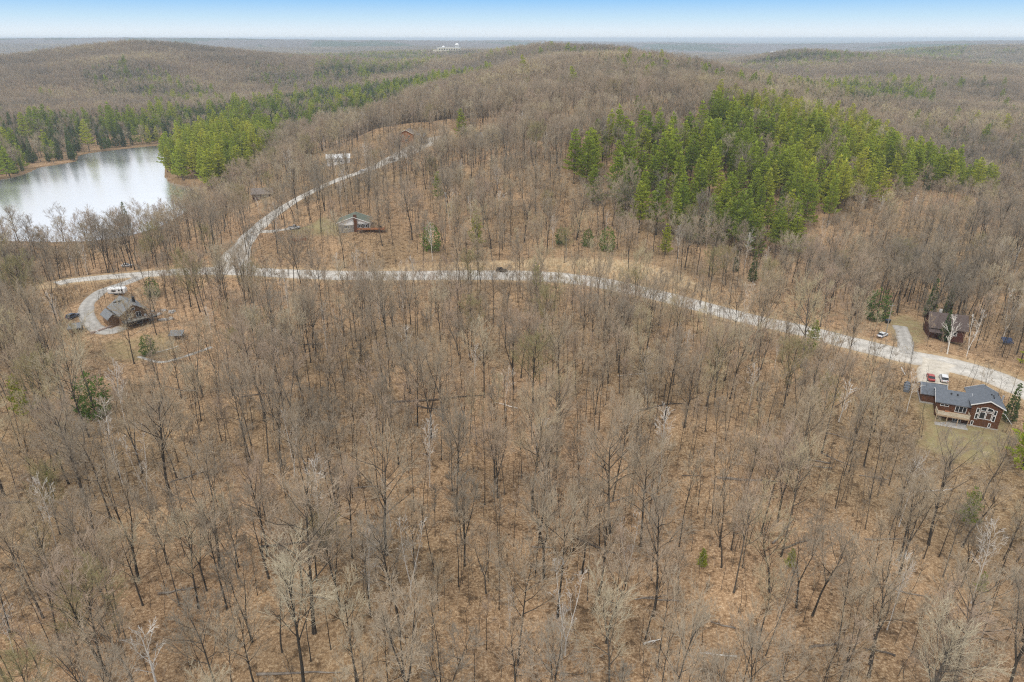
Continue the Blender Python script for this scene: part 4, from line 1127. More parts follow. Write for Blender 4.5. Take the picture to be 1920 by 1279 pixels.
def pine_tree(seed, H=27.0, bare=.24, width=5.8, whorls=15, ragged=.35, dens=1.0):
    """white pine: tiers of level limbs with upturned needle plumes"""
    rg = np.random.default_rng(seed); trunk, crown = MB(), MB()
    k = 8
    pts = np.array([[rg.normal(0, .05) * i, rg.normal(0, .05) * i, -.6 + (H + .3) * i / k] for i in range(k + 1)])
    trunk.tube(pts, .30 * np.linspace(1, .1, k + 1), 6, cap=False)
    for i in range(whorls):
        u = (i + rg.uniform(0, .6)) / whorls
        z = H * (bare + (1 - bare) * u)
        R = width * (math.sin(math.pi * min(1, .22 + .78 * (1 - u)) * .62)) * (1 - u * .25) * 1.05
        R = max(R * (1 - u) ** .28, .5)
        nb = int(rg.integers(4, 7)) if u < .9 else 3
        az = rg.uniform(0, 6.28)
        for b in range(nb):
            az += 6.28 / nb + rg.normal(0, .25)
            L = R * rg.uniform(1 - ragged, 1 + ragged * .5)
            if u < .2 and rg.random() < .35: L *= .5
            up = rg.uniform(-.05, .2) + .45 * u
            c = np.array([np.interp(z, pts[:, 2], pts[:, 0]), np.interp(z, pts[:, 2], pts[:, 1]), z])
            d = np.array([math.cos(az), math.sin(az), up])
            e = c + d * L + np.array([0, 0, .10 * L])
            mid = c + d * L * .55 - np.array([0, 0, .03 * L])
            trunk.tube(np.array([c, mid, e]), [.05, .035, .012], 3, cap=False)
            nt_ = max(4, int(L * 5.6 * dens))
            side = np.array([-math.sin(az), math.cos(az), 0])
            for q in range(nt_):
                t = .25 + .75 * (q + rg.uniform(0, 1)) / nt_
                p = (c + (mid - c) * t / .55) if t < .55 else mid + (e - mid) * (t - .55) / .45
                off = rg.uniform(-1, 1) * .42 * L * (1.12 - t) + rg.normal(0, .1)
                p = p + side * off + d * abs(off) * .35
                dd = d * .7 + side * np.sign(off) * .6 + np.array([0, 0, rg.uniform(.15, .8)])
                tuft(crown, p, dd, rg.uniform(.55, .95), rg)
    tuft(crown, np.array([pts[-1, 0], pts[-1, 1], H - .6]), np.array([0, 0, 1.0]), 1.3, rg, 4)
    return trunk, crown

def spruce_tree(seed, H=18.0, width=2.6, bare=.06, dens=1.0, round_=0.0, s=.6):
    """spruce, fir or cedar: a dense pointed cone of drooping sprays"""
    rg = np.random.default_rng(seed); trunk, crown = MB(), MB()
    trunk.tube(np.array([[0, 0, -.6], [0, 0, H * .5], [0, 0, H]]), [.2, .12, .02], 6, cap=False)
    n = int(H * 38 * dens)
    for i in range(n):
        u = 1 - math.sqrt(rg.uniform(0, 1)) if rg.random() < .8 else rg.uniform(0, 1)
        z = H * (bare + (1 - bare) * u)
        R = width * ((1 - u) ** (.9 - .35 * round_)) * (1 - .25 * (u < .08)) * (1 + .16 * math.sin(z * 4.1 + seed))
        if round_ > 1: R = width * math.sqrt(max(.02, 1 - ((u - .38) / .64) ** 2)) * (1 + .18 * math.sin(z * 2.3 + seed))
        R = max(R, .12)
        az = rg.uniform(0, 6.28); rr = R * math.sqrt(rg.uniform(.12, 1)) * (1 + .13 * math.sin(3 * az + seed))
        p = np.array([math.cos(az) * rr, math.sin(az) * rr, z - .12 * rr])
        d = np.array([math.cos(az), math.sin(az), rg.uniform(-.35, .25)])
        tuft(crown, p, d, s * rg.uniform(.75, 1.3), rg)
    tuft(crown, np.array([0, 0, H - .5]), np.array([0, 0, 1.0]), .8, rg, 3)
    return trunk, crown

def shrub_mesh(seed, h=2.4, n=14, r=.012):
    rg = np.random.default_rng(seed); mb = MB()
    for i in range(n):
        p = np.array([rg.normal(0, .22), rg.normal(0, .22), -.1])
        d = np.array([rg.normal(0, .3), rg.normal(0, .3), 1])
        e = p + unit(d) * h * rg.uniform(.5, 1.1)
        mb.cone(p, e, r * 1.6)
        for j in range(4):
            q = p + (e - p) * rg.uniform(.35, .9)
            mb.cone(q, q + unit(d + rg.normal(0, .6, 3)) * h * rg.uniform(.15, .35), r)
    return mb

def sapling_mesh(seed, h=7.0, r=.05):
    rg = np.random.default_rng(seed); mb = MB()
    k = 4
    pts = np.array([[rg.normal(0, .10) * i, rg.normal(0, .10) * i, -.3 + (h + .3) * i / k] for i in range(k + 1)])
    mb.tube(pts, r * np.linspace(1, .2, k + 1), 4, cap=False)
    for i in range(18):
        t = rg.uniform(.3, 1); a = min(t, .999) * k; j = int(a); q = pts[j] + (pts[j + 1] - pts[j]) * (a - j)
        az = rg.uniform(0, 6.28)
        d = np.array([math.cos(az) * .7, math.sin(az) * .7, .8])
        e = q + unit(d) * h * rg.uniform(.10, .24)
        mb.cone(q, e, r * .35)
        for _ in range(2):
            q2 = q + (e - q) * rg.uniform(.3, .9)
            mb.cone(q2, q2 + unit(d + rg.normal(0, .6, 3)) * h * .09, r * .22)
    return mb

class Proto:
    def __init__(self, tc, bark, leaf, name):
        self.t, self.c = tc
        self.mt = self.t.mesh(name + '_trunk', bark, smooth=True)
        self.mc = self.c.mesh(name + '_crown', leaf)
    def joined(self, name, bark, leaf):
        mb = MB(); mb.add(self.t.v, self.t.f); k = len(self.t.f); mb.add(self.c.v, self.c.f)
        me = mb.mesh(name, [bark, leaf])
        a = np.zeros(len(me.polygons), np.int32); a[k:] = 1
        me.polygons.foreach_set('material_index', a)
        return me

P = {}
def proto(key, tc, bark, leaf): P[key] = Proto(tc, M[bark], M[leaf], key)
proto('maple1', bare_tree(1, H=21, clear=.48), 'bark', 'twig')
proto('maple2', bare_tree(2, H=22, clear=.55, limbs=10, spread=.6), 'bark', 'twig')
proto('fork1', bare_tree(3, H=21, clear=.42, fork=2, r0=.22), 'bark', 'twig')
proto('fork2', bare_tree(4, H=20, clear=.45, fork=3, r0=.22, limbs=12), 'bark', 'twig')
proto('slim1', bare_tree(5, H=19, clear=.55, limbs=8, narrow=.62, r0=.12, dens=.85), 'bark', 'twig')
proto('slim2', bare_tree(6, H=18, clear=.50, limbs=9, narrow=.58, r0=.11, dens=.85, spread=.5), 'bark', 'twig')
proto('slim3', bare_tree(7, H=20, clear=.6, limbs=7, narrow=.55, r0=.13, dens=.85, lean=.06), 'bark', 'twig')
proto('wide1', bare_tree(8, H=21, clear=.38, limbs=14, spread=.72, narrow=1.1, r0=.27), 'bark', 'twig')
proto('pale1', bare_tree(9, H=21, clear=.42, limbs=13, spread=.68, r0=.24, twig_r=.02), 'bark', 'pale_twig')
proto('pale2', bare_tree(10, H=19, clear=.40, limbs=12, spread=.6, r0=.2, twig_r=.02), 'bark', 'pale_twig')
proto('bud1', bare_tree(16, H=20, clear=.3, limbs=17, spread=.75, r0=.26, twig_r=.02, dens=1.15), 'bark', 'bud_twig')
proto('birch1', bare_tree(11, H=18, clear=.35, limbs=10, spread=.5, narrow=.62, r0=.13, twig_r=.02, dens=.62), 'white_bark', 'white_bark')
proto('birch2', bare_tree(12, H=17, clear=.3, limbs=9, fork=2, spread=.45, narrow=.6, r0=.14, twig_r=.02, dens=.62), 'white_bark', 'white_bark')
proto('snag1', bare_tree(13, H=13, clear=.25, limbs=9, spread=.62, narrow=.8, r0=.2, twig_r=.05, dens=.6, levels=3), 'white_bark', 'white_bark')
proto('pine1', pine_tree(21), 'bark', 'pine_needle')
proto('pine2', pine_tree(22, H=25, width=6.4, bare=.18), 'bark', 'pine_needle')
proto('pine3', pine_tree(23, H=28, width=5.0, bare=.28, whorls=16), 'bark', 'pine_needle')
proto('pine4', pine_tree(24, H=22, width=5.2, bare=.10, whorls=14, ragged=.45), 'bark', 'pine_needle')
proto('spruce1', spruce_tree(31), 'bark', 'spruce_needle')
proto('spruce2', spruce_tree(32, H=20, width=2.2), 'bark', 'spruce_needle')
proto('cedar1', spruce_tree(33, H=9, width=3.0, round_=2.0, dens=2.6, s=.42), 'bark', 'bush_needle')
proto('crook1', bare_tree(17, H=20, clear=.4, limbs=10, wob=.6, lean=.09, r0=.24, spread=.75), 'bark', 'twig')
proto('old1', bare_tree(18, H=23, clear=.45, limbs=13, r0=.32, spread=.7, narrow=1.1, dens=1.05), 'bark', 'twig')
proto('low1', bare_tree(19, H=14, clear=.22, limbs=13, r0=.13, spread=.8, narrow=.95, fork=2), 'bark', 'twig')
# light versions for the far woods
for i in range(3):
    proto('farbare%d' % i, bare_tree(41 + i, H=21, clear=.42, limbs=9, spread=.62, dens=.8, twig_r=.05, levels=3, sides=4, fork=(0, 2, 0)[i]), 'bark', 'far_twig')
for i in range(2):
    proto('farpine%d' % i, pine_tree(51 + i, H=24, whorls=10, dens=.5, width=5.4), 'bark', 'pine_needle')
    proto('farspruce%d' % i, spruce_tree(53 + i, H=18, dens=.3, s=1.1, width=2.9), 'bark', 'spruce_needle')

def copy_tree(key, name, label, cat, group, loc, rz, s, tilt=(0, 0)):
    o = bpy.data.objects.new(name, None); COL.objects.link(o)
    o.empty_display_size = .5
    o.location = loc; o.rotation_euler = (tilt[0], tilt[1], rz)
    o.scale = (s[0], s[0], s[1]) if isinstance(s, tuple) else (s, s, s)
    tag(o, label, cat, group)
    for nm, me in (('trunk', P[key].mt), ('crown', P[key].mc)):
        c = bpy.data.objects.new(nm, me); COL.objects.link(c); c.parent = o
    return o

def scatter(name, label, cat, meshes, pts, idx, rot, scl):
    """one uncountable mass: instances of the given meshes on points"""
    col = bpy.data.collections.new(name + '_kinds')
    for i, m in enumerate(meshes):
        col.objects.link(bpy.data.objects.new('%s_kind_%02d' % (name, i), m))
    me = bpy.data.meshes.new(name)
    me.vertices.add(len(pts)); me.vertices.foreach_set('co', np.asarray(pts, np.float32).ravel())
    a = me.attributes.new('idx', 'INT', 'POINT'); a.data.foreach_set('value', np.asarray(idx, np.int32))
    a = me.attributes.new('rot', 'FLOAT_VECTOR', 'POINT'); a.data.foreach_set('vector', np.asarray(rot, np.float32).ravel())
    a = me.attributes.new('scl', 'FLOAT_VECTOR', 'POINT'); a.data.foreach_set('vector', np.asarray(scl, np.float32).ravel())
    o = bpy.data.objects.new(name, me); COL.objects.link(o)
    tag(o, label, cat, kind='stuff')
    ng = bpy.data.node_groups.new(name + '_nodes', 'GeometryNodeTree')
    ng.interface.new_socket('Geometry', in_out='INPUT', socket_type='NodeSocketGeometry')
    ng.interface.new_socket('Geometry', in_out='OUTPUT', socket_type='NodeSocketGeometry')
    N, L = ng.nodes, ng.links
    gi, go = N.new('NodeGroupInput'), N.new('NodeGroupOutput')
    ip = N.new('GeometryNodeInstanceOnPoints'); ci = N.new('GeometryNodeCollectionInfo')
    ci.inputs['Collection'].default_value = col
    ci.inputs['Separate Children'].default_value = True; ci.inputs['Reset Children'].default_value = True
    def na(nm, tp):
        x = N.new('GeometryNodeInputNamedAttribute'); x.data_type = tp; x.inputs['Name'].default_value = nm
        return [q for q in x.outputs if q.enabled][0]
    L.new(gi.outputs[0], ip.inputs['Points']); L.new(ci.outputs[0], ip.inputs['Instance'])
    ip.inputs['Pick Instance'].default_value = True
    L.new(na('idx', 'INT'), ip.inputs['Instance Index'])
    L.new(na('rot', 'FLOAT_VECTOR'), ip.inputs['Rotation']); L.new(na('scl', 'FLOAT_VECTOR'), ip.inputs['Scale'])
    L.new(ip.outputs[0], go.inputs[0])
    md = o.modifiers.new('scatter', 'NODES'); md.node_group = ng
    return o

# ------------------------------------------------------------------ trees: where they stand
def project(x, y, z):
    """photograph pixel and depth of a point"""
    d = HC - np.asarray(z)
    dep = y * CP + d * SP
    v = (d * CP - y * SP) / dep
    return 960 + FPX * x / dep, 639.5 + FPX * v, dep

# terrain skyline from the flying height, to leave out woods that no one sees
_hu = np.linspace(math.radians(-50), math.radians(50), 400); _hr = np.exp(np.linspace(math.log(80), math.log(6000), 260))
_hx = _hr[None] * np.sin(_hu)[:, None]; _hy = _hr[None] * np.cos(_hu)[:, None]
_hz = (land(_hx.ravel(), _hy.ravel()).reshape(_hx.shape) - HC) / _hr[None]
_hmax = np.maximum.accumulate(_hz, axis=1)
def shows(x, y, top):
    a = np.arctan2(x, y); r = np.hypot(x, y)
    i = np.clip(np.round(np.interp(a, _hu, np.arange(400))).astype(int), 0, 399)
    j = np.clip(np.searchsorted(_hr, r * .96) - 1, 0, 259)
    return (top - HC) / r > _hmax[i, j] - .004

def pl(seq): return [plan(p, z, 0 if len(q) == 0 else q[0]) for p, z, *q in seq]
PINES = pl([(1262, 328, 10), (1330, 316, 6), (1420, 318, 2), (1500, 335, 0), (1600, 385, 0), (1720, 430, -3), (1850, 455, -8), (1868, 490, -8), (1800, 540, 0), (1700, 575, 15), (1600, 600, 32), (1500, 610, 42), (1420, 600, 42), (1340, 540, 40), (1330, 470, 34), (1280, 400, 26)])
PINES_L = pl([(1050, 345, 16), (1120, 330, 12), (1250, 312, 6), (1340, 312, 6), (1330, 400, 24), (1250, 420, 28), (1100, 400, 28)])
PENIN = [on_lake(*q) for q in [(308, 298), (306, 340), (345, 354), (392, 366), (460, 345), (525, 308), (540, 280), (500, 258), (400, 262), (345, 280)]]
SHORE = [on_lake(*q) for q in [(-200, 354), (0, 340), (75, 318), (142, 306), (152, 294), (200, 286), (262, 279), (340, 273), (420, 258), (520, 262), (600, 240), (640, 205), (520, 205), (400, 225), (200, 240), (60, 255), (-200, 290)]]
VALLEY = pl([(480, 760, -6), (560, 690, -4), (640, 700, -2), (720, 780, 4), (830, 900, 14), (930, 1080, 22), (910, 1220, 24), (760, 1250, 8), (600, 1180, -2), (490, 1020, -6)])
VALLEY2 = pl([(590, 1320, 3), (680, 1300, 3), (800, 1450, 8), (830, 1750, 12), (700, 1700, 10), (600, 1550, 6)])
FARN = pl([(380, 2200, 20), (500, 1900, 18), (650, 1700, 16), (800, 1800, 18), (800, 2600, 30), (560, 3200, 24), (380, 2900, 20)])
EASTC = pl([(1430, 880, 22), (1600, 820, 8), (1760, 940, 4), (1720, 1180, 9), (1500, 1150, 18)])
EASTD = pl([(1740, 600, 0), (1960, 640, -5), (1960, 860, -2), (1700, 760, 0)])
EASTE = pl([(1380, 1500, 18), (1600, 1550, 24), (1720, 1650, 26), (1600, 1850, 28), (1400, 1850, 20)])
EASTF = pl([(1640, 2500, 20), (1800, 2500, 22), (1820, 3200, 36), (1650, 3200, 30)])
NORTHC = pl([(1060, 1330, 50), (1160, 1250, 38), (1250, 1280, 34), (1150, 1400, 60)])

def clearance(x, y):
    """metres to the nearest road, drive or house plot (0 or less: no tree stands there)"""
    d = np.full(x.shape, 1e9)
    k = (y < 640) & (np.abs(x) < 420)
    if k.any():
        xx, yy = x[k], y[k]
        q = np.full(xx.shape, 1e9)
        for ln, w in LINES: q = np.minimum(q, seg_dist(xx, yy, ln) - w - .9)
        for cx, cy, r in PLOTS: q = np.minimum(q, np.hypot(xx - cx, yy - cy) - r)
        for pg in (LAWN_E, LAWN_F, LAWN_W): q = np.minimum(q, sdist(xx, yy, pg) + .5)
        q = np.minimum(q, sdist(xx, yy, LAKE) - .8)
        d[k] = q
    k2 = (y >= 330) & (y < 1000) & (x < 60)
    if k2.any(): d[k2] = np.minimum(d[k2], sdist(x[k2], y[k2], LAKE) - .8)
    return d

def grid_points(z0, z1, cell, seed, margin=90, keep=.9):
    rg = np.random.default_rng(seed)
    X = np.arange(-z1 * .95, z1 * .95, cell); Y = np.arange(40, z1 * 1.12, cell)
    x, y = np.meshgrid(X, Y); x, y = x.ravel(), y.ravel()
    ok = (np.abs(x) < .86 * (y + 40)) & (rg.random(x.shape) < keep)
    x, y = x[ok], y[ok]
    x = x + rg.uniform(-.48, .48, x.shape) * cell; y = y + rg.uniform(-.48, .48, y.shape) * cell
    h = land(x, y)
    px, py, dep = project(x, y, h)
    ok = (dep > z0) & (dep <= z1) & (px > -margin) & (px < 1920 + margin) & (py < 1279 + 240)
    x, y, h = x[ok], y[ok], h[ok]
    ok = shows(x, y, h + 20) & (clearance(x, y) > 0)
    return x[ok], y[ok], h[ok]

rgE = np.random.default_rng(77)
SECT = ['at the left edge', 'far left', 'in line with road bend', 'right of road bend', 'left of middle', 'just left of centre', 'just right of centre', 'right of middle', 'in the right part', 'farther right', 'left of brown house', 'at the right edge']
def sectors(px):
    return SECT[min(11, max(0, int(px / 160)))]
def size_word(s): return 'tall ' if s > .98 else 'small ' if s < .72 else ''
def rows(py):
    return 'at the very bottom' if py > 1240 else 'along the bottom' if py > 1130 else 'in the near woods' if py > 1020 else 'in the foreground woods' if py > 920 else 'in the lower middle woods' if py > 830 else 'in the middle woods' if py > 740 else 'in the upper middle woods' if py > 640 else 'near the gravel road' if py > 470 else 'on the slope above the road'

LOOK = {'maple1': 'bare tree with rounded crown', 'maple2': 'bare tree with vase-shaped crown', 'fork1': 'two-stemmed bare tree', 'crook1': 'crooked bare tree', 'old1': 'thick-trunked old bare tree', 'low1': 'short bushy bare tree', 'fork2': 'three-stemmed bare tree',
        'slim1': 'slender bare pole-like tree', 'slim2': 'slender small-crowned bare tree', 'slim3': 'thin leaning high-crowned bare tree', 'wide1': 'stout broad-crowned bare tree',
        'birch1': 'white-barked birch', 'birch2': 'two-stemmed white-barked birch', 'snag1': 'bleached dead tree'}

# ---- single trees that stand out in the photograph: (kind, base column, base row, height factor, label)
SPECIAL = [
    ('pale1', 570, 1290, 1.12, 'bare tree with a wide straw-coloured crown at the bottom edge, left of middle'),
    ('pale2', 372, 1140, 1.0, 'bare tree with a pale buff crown, upper of the two in the lower left woods'),
    ('pale2', 268, 1135, .88, 'bare tree with a dense buff crown, left of the taller buff one'),
    ('snag1', 296, 1300, 1.0, 'bleached dead tree with upswept white branches at the bottom left'),
    ('pale1', 908, 745, .98, 'pale-crowned bare tree with dark straight trunk in mid woods'),
    ('bud1', 1000, 755, 1.02, 'broad round-crowned bare tree in the middle of the woods below the road'),
    ('pale2', 826, 645, .95, 'whitish-crowned bare tree with a thick dark trunk below the road'),
    ('birch2', 636, 528, .72, 'leftmost of the three white birches above the road bend'),
    ('birch1', 673, 530, .80, 'middle one of the three white birches above the road bend'),
    ('birch2', 697, 530, .80, 'rightmost of the three white birches above the road bend'),
    ('birch1', 776, 548, .85, 'white birch standing on the near edge of the straight road'),
    ('birch1', 811, 490, 1.0, 'thin white birch in front of the dark evergreen above the road'),
    ('birch1', 937, 420, .95, 'white birch on the leafy slope above the parked dark car'),
    ('snag1', 765, 672, .85, 'crooked pale dead tree left of the whitish-crowned tree'),
    ('snag1', 890, 705, .80, 'small white dead tree beside the pale-crowned tree'),
    ('snag1', 1572, 790, .92, 'bright white dead tree with fanned branches left of the brown house'),
    ('birch1', 1405, 760, .72, 'whitish birch in the right woods below the road'),
    ('birch1', 1452, 690, .55, 'small leaning white birch in the right woods near the road'),
    ('birch1', 1545, 735, .55, 'small white birch between the dead tree and the road'),
    ('birch1', 1700, 772, .75, 'pale slanting birch at the left corner of the brown house plot'),
    ('snag1', 1776, 664, 1.0, 'tall white leafless tree beside the road opposite the brown house'),
    ('birch2', 1812, 668, .85, 'forked white birch right of the tall white leafless tree'),
    ('bud1', 62, 600, 1.2, 'large tree with a yellowish olive crown at the left edge'),
    ('pale1', 168, 820, 1.02, 'bare tree with long pale branches in front of a dark evergreen, left'),
    ('snag1', 205, 815, .8, 'grey-white dead tree beside the dark evergreen on the left'),
    ('bud1', 1330, 545, .82, 'grey round-crowned tree standing on the verge above the road, right'),
    ('wide1', 1740, 1330, .9, 'stout bare tree with a broad crown at the bottom right'),
    ('birch1', 1325, 460, .95, 'white birch at the left foot of the pine stand'),
    ('birch1', 1395, 505, .95, 'leaning white birch below the pine stand'),
    ('birch2', 1432, 520, .7, 'small forked white birch below the pine stand'),
    ('birch1', 1600, 560, .75, 'white birch in the brush right of the pine stand foot'),
    ('wide1', 880, 530, 1.0, 'dark broad-crowned tree on the near verge of the straight road'),
    ('maple1', 975, 548, 1.05, 'tall dark-trunked tree on the near verge right of the parked dark car'),
    ('wide1', 668, 640, .8, 'dark forked-crowned tree below the road, left of middle'),
    ('cedar1', 180, 780, 1.3, 'dark evergreen half hidden by pale branches in the left woods'),
    ('cedar1', 288, 556, .85, 'small green conifer beside the travel trailer'),
    ('spruce1', 1740, 595, .82, 'dark green spruce behind the left end of the brown cottage'),
    ('spruce2', 1774, 590, .62, 'small dark spruce behind the brown cottage roof'),
    ('spruce1', 1768, 640, .58, 'green spruce in front of the brown cottage'),
    ('cedar1', 1642, 600, 1.25, 'bushy dark conifer at the left side of the cottage yard'),
    ('pine4', 1520, 662, .48, 'young yellow-green pine on the near verge of the road'),
    ('spruce1', 1890, 792, .62, 'dark conifer beside the right wall of the brown house'),
    ('pine2', 1935, 700, .62, 'bright green pine at the right edge above the road'),
    ('pine4', 1915, 880, .75, 'leafy green pine at the right edge below the house'),
    ('cedar1', 810, 470, 1.35, 'dark evergreen in front of the slope above the road'),
    ('pine4', 893, 462, .72, 'slim young pine above the straight road'),
    ('cedar1', 1138, 470, 1.15, 'rounded dark green conifer above the road, largest of three'),
    ('cedar1', 1102, 462, .85, 'rounded green conifer left of the largest one above the road'),
    ('cedar1', 1052, 458, .85, 'low rounded conifer, leftmost of three above the road'),
    ('pine4', 1162, 408, .5, 'small pine among bare trunks below the front pines'),
    ('pine4', 1247, 478, .62, 'young green pine by the birches above the road'),
    ('spruce1', 1410, 528, .68, 'dark spruce under the pine stand near the road'),
    ('spruce1', 1378, 510, .5, 'small dark spruce below the pine stand'),
    ('pine4', 1005, 540, .45, 'thin young pine on the road verge right of the parked dark car'),
    ('pine4', 822, 372, .6, 'small light green pine on the middle slope'),
    ('pine1', 866, 270, .85, 'tall light green pine beside the grey hilltop house'),
    ('pine1', 1076, 345, 1.0, 'pine at the left end of the front row on the slope'),
    ('pine2', 1100, 348, 1.05, 'full yellow-green pine, second from the left on the slope'),
    ('pine3', 1176, 350, 1.12, 'tall pointed pine standing alone on the middle slope'),
    ('pine4', 1203, 352, .9, 'shorter pine right of the tall pointed one'),
    ('pine2', 1238, 358, 1.15, 'broad bright pine where the stand begins'),
    ('pine1', 1260, 352, 1.1, 'high pine behind the broad bright one'),
    ('pine4', 1192, 232, .8, 'lone green pine on the hillside above the front row'),
    ('pine4', 1216, 245, .55, 'small pine below the lone hillside pine'),
    ('cedar1', 1085, 1090 - 0, .0, ''),
    ('cedar1', 280, 665, .75, 'low green juniper bush on the grass below the cabin'),
    ('pine4', 45, 780, .5, 'dull green bushy pine at the left edge'),
    ('pine4', 95, 905, .22, 'small green pine in the lower left woods'),
    ('pine4', 1480, 1065, .2, 'small green pine among bare trees at lower right'),
    ('pine4', 1315, 1065, .2, 'small green pine in the lower woods right of centre'),
    ('pine4', 1835, 1110, .2, 'little green pine near the lower right corner'),
    ('pine4', 1810, 985, .42, 'bushy green pine under bare branches at the right'),
    ('pine3', 217, 268, 1.35, 'very tall pine on the far lake shore'),
    ('pine1', 80, 262, 1.15, 'tall dark pine on the left of the far lake shore'),
    ('pine1', 252, 252, 1.1, 'pine behind the far shore right of the tallest'),
    ('pine4', 275, 250, 1.0, 'shorter pine behind the far lake shore'),
    ('pine1', 445, 238, 1.25, 'tall pine beyond the lake at the head of the bay'),
    ('pine1', 522, 205, 1.3, 'tall pine above the dark spruce belt beyond the lake'),
    ('spruce1', 240, 432, .9, 'dark spruce on the near lake shore'),
    ('pine1', 0, 345, 1.05, 'broad pine on the left lake shore'),
    ('pine2', 20, 335, .9, 'yellow-green pine on the left lake shore behind the broad one'),
    ('pine4', 105, 300, .75, 'yellowish pine on the shore spit'),
    ('pine4', 92, 302, .6, 'small yellowish pine at the tip of the shore spit'),
]
KIND = {'pale': ('bare_tree', 'tree'), 'bud': ('bare_tree', 'tree'), 'snag': ('dead_tree', 'dead tree'), 'birch': ('birch_tree', 'birch'), 'wide': ('bare_tree', 'tree'), 'maple': ('bare_tree', 'tree'),
        'spruce': ('spruce_tree', 'spruce'), 'cedar': ('conifer_tree', 'conifer'), 'pine': ('pine_tree', 'pine')}
n_special = {}
taken = []
for key, bx_, by_, s, lab in SPECIAL:
    if not lab: continue
    p = at(bx_, by_)
    nm, cat = KIND[key.rstrip('0123456789')]
    n_special[nm] = n_special.get(nm, 0) + 1
    tilt = (0, 0)
    copy_tree(key, nm, lab, cat, None, p, rgE.uniform(0, 6.28), s, tilt)
    taken.append((p.x, p.y, 0 if key[:4] in ('wide', 'mapl', 'pine') else 1))
taken = np.array(taken)

def not_taken(x, y, d=2.6):
    ok = np.ones(x.shape, bool)
    for tx, ty, show in taken:
        ok &= np.hypot(x - tx, y - ty) > d
        if show and ty < 420:                       # standing free on the side one sees it from
            L_ = math.hypot(tx, ty); ux, uy = -tx / L_, -ty / L_
            a_ = (x - tx) * ux + (y - ty) * uy; b_ = np.abs((x - tx) * uy - (y - ty) * ux)
            ok &= ~((a_ > -1) & (a_ < 17) & (b_ < 3.2))
    return ok

def dense(x, y, k, lo, hi):
    f = np.sin(x * k + 2 * np.sin(y * k * .6)) + np.sin(y * k * 1.1 + 2 * np.sin(x * k * .7 + 1)) + np.sin((x + y) * k * 1.9 + .5)
    return lo + (hi - lo) * np.clip(.5 + f / 4.2, 0, 1)

THIN = [([cast(*q) for q in pg], k) for pg, k in (
    ([(100, 560), (350, 560), (430, 690), (340, 770), (110, 750)], .22), ([(480, 428), (770, 428), (770, 502), (470, 502)], .3),
    ([(1640, 590), (1720, 600), (1720, 680), (1640, 660)], .6), ([(470, 475), (500, 415), (640, 345), (800, 280), (870, 270), (870, 325), (700, 370), (560, 440)], .6),
    ([(1690, 780), (1905, 800), (1925, 1000), (1700, 1000)], .07), ([(1180, 400), (1580, 410), (1600, 500), (1400, 545), (1200, 500)], .28), ([(1060, 330), (1340, 330), (1340, 430), (1060, 420)], .5), ([(590, 300), (690, 296), (690, 345), (590, 345)], .3), ([(440, 372), (540, 366), (545, 405), (445, 405)], .25), ([(690, 262), (840, 255), (850, 305), (690, 312)], .3), ([(330, 345), (440, 350), (440, 420), (330, 420)], .35), ([(760, 500), (1330, 560), (1260, 470), (900, 440), (760, 460)], .5))]
SHORT = [cast(*q) for q in [(1540, 440), (1640, 385), (1760, 368), (1960, 375), (1960, 470), (1760, 480), (1600, 500)]]
def thinning(x, y):
    k = np.ones(x.shape)
    for pg, f in THIN: k = np.where(in_poly(x, y, pg), np.minimum(k, f), k)
    return k
conif = []       # x, y, h, kind, scale
bare = []
DECID = ['maple1', 'maple2', 'fork1', 'fork2', 'slim1', 'slim2', 'slim3', 'wide1', 'pale1', 'bud1', 'birch1', 'birch2', 'crook1', 'old1', 'low1', 'pale2']
PROB_N = np.array([.10, .10, .06, .04, .19, .19, .15, .035, .03, .02, .026, .014, .05, .045, .07, .028]); PROB_N /= PROB_N.sum()
def conifer_polys(x, y):
    """which evergreen stand, if any"""
    w = np.zeros(x.shape, int)
    for k, pg in enumerate((PINES, PENIN, SHORE, VALLEY, VALLEY2, FARN, EASTC, EASTD, EASTE, EASTF, NORTHC, PINES_L), 1):
        w[in_poly(x, y, pg) & (w == 0)] = k
    return w

# near and middle woods
for z0, z1, cell, sd in ((0, 330, 5.5, 1), (330, 720, 5.9, 2)):
    x, y, h = grid_points(z0, z1, cell, sd)
    ok = not_taken(x, y); x, y, h = x[ok], y[ok], h[ok]
    w = conifer_polys(x, y)
    keep = rgE.random(x.shape) < np.where(w == 1, .16, np.where(w == 2, .12, np.where(w == 3, .5, np.where(w == 8, .8, dense(x, y, .028, .72 if z0 == 0 else .9, 1.0)))))
    rd_ = seg_dist(x, y, R_MAIN); yr_ = np.interp(x, [q[0] for q in R_MAIN], [q[1] for q in R_MAIN])
    verge = (rd_ < 30) & (y < yr_)
    keep &= rgE.random(x.shape) < np.where(verge, .4, 1.0) * thinning(x, y)
    x, y, h, verge = x[keep], y[keep], h[keep], verge[keep]
    ki = rgE.choice(len(DECID), x.shape, p=PROB_N)
    sc = rgE.uniform(.66, 1.12, x.shape) * np.where(rgE.random(x.shape) < .16, .68, 1)
    ki = np.where(verge & (rgE.random(x.shape) < .7), rgE.integers(4, 7, x.shape), ki)
    sc = np.where(verge, sc * .85, sc)
    lk_ = (y > 300) & (x < -90) & (h < 1.0)
    sc = np.where(lk_, sc * .82, sc)
    sc = np.where(in_poly(x, y, SHORT), sc * .68, sc)
    for q in zip(x, y, h, ki, sc): bare.append(q)
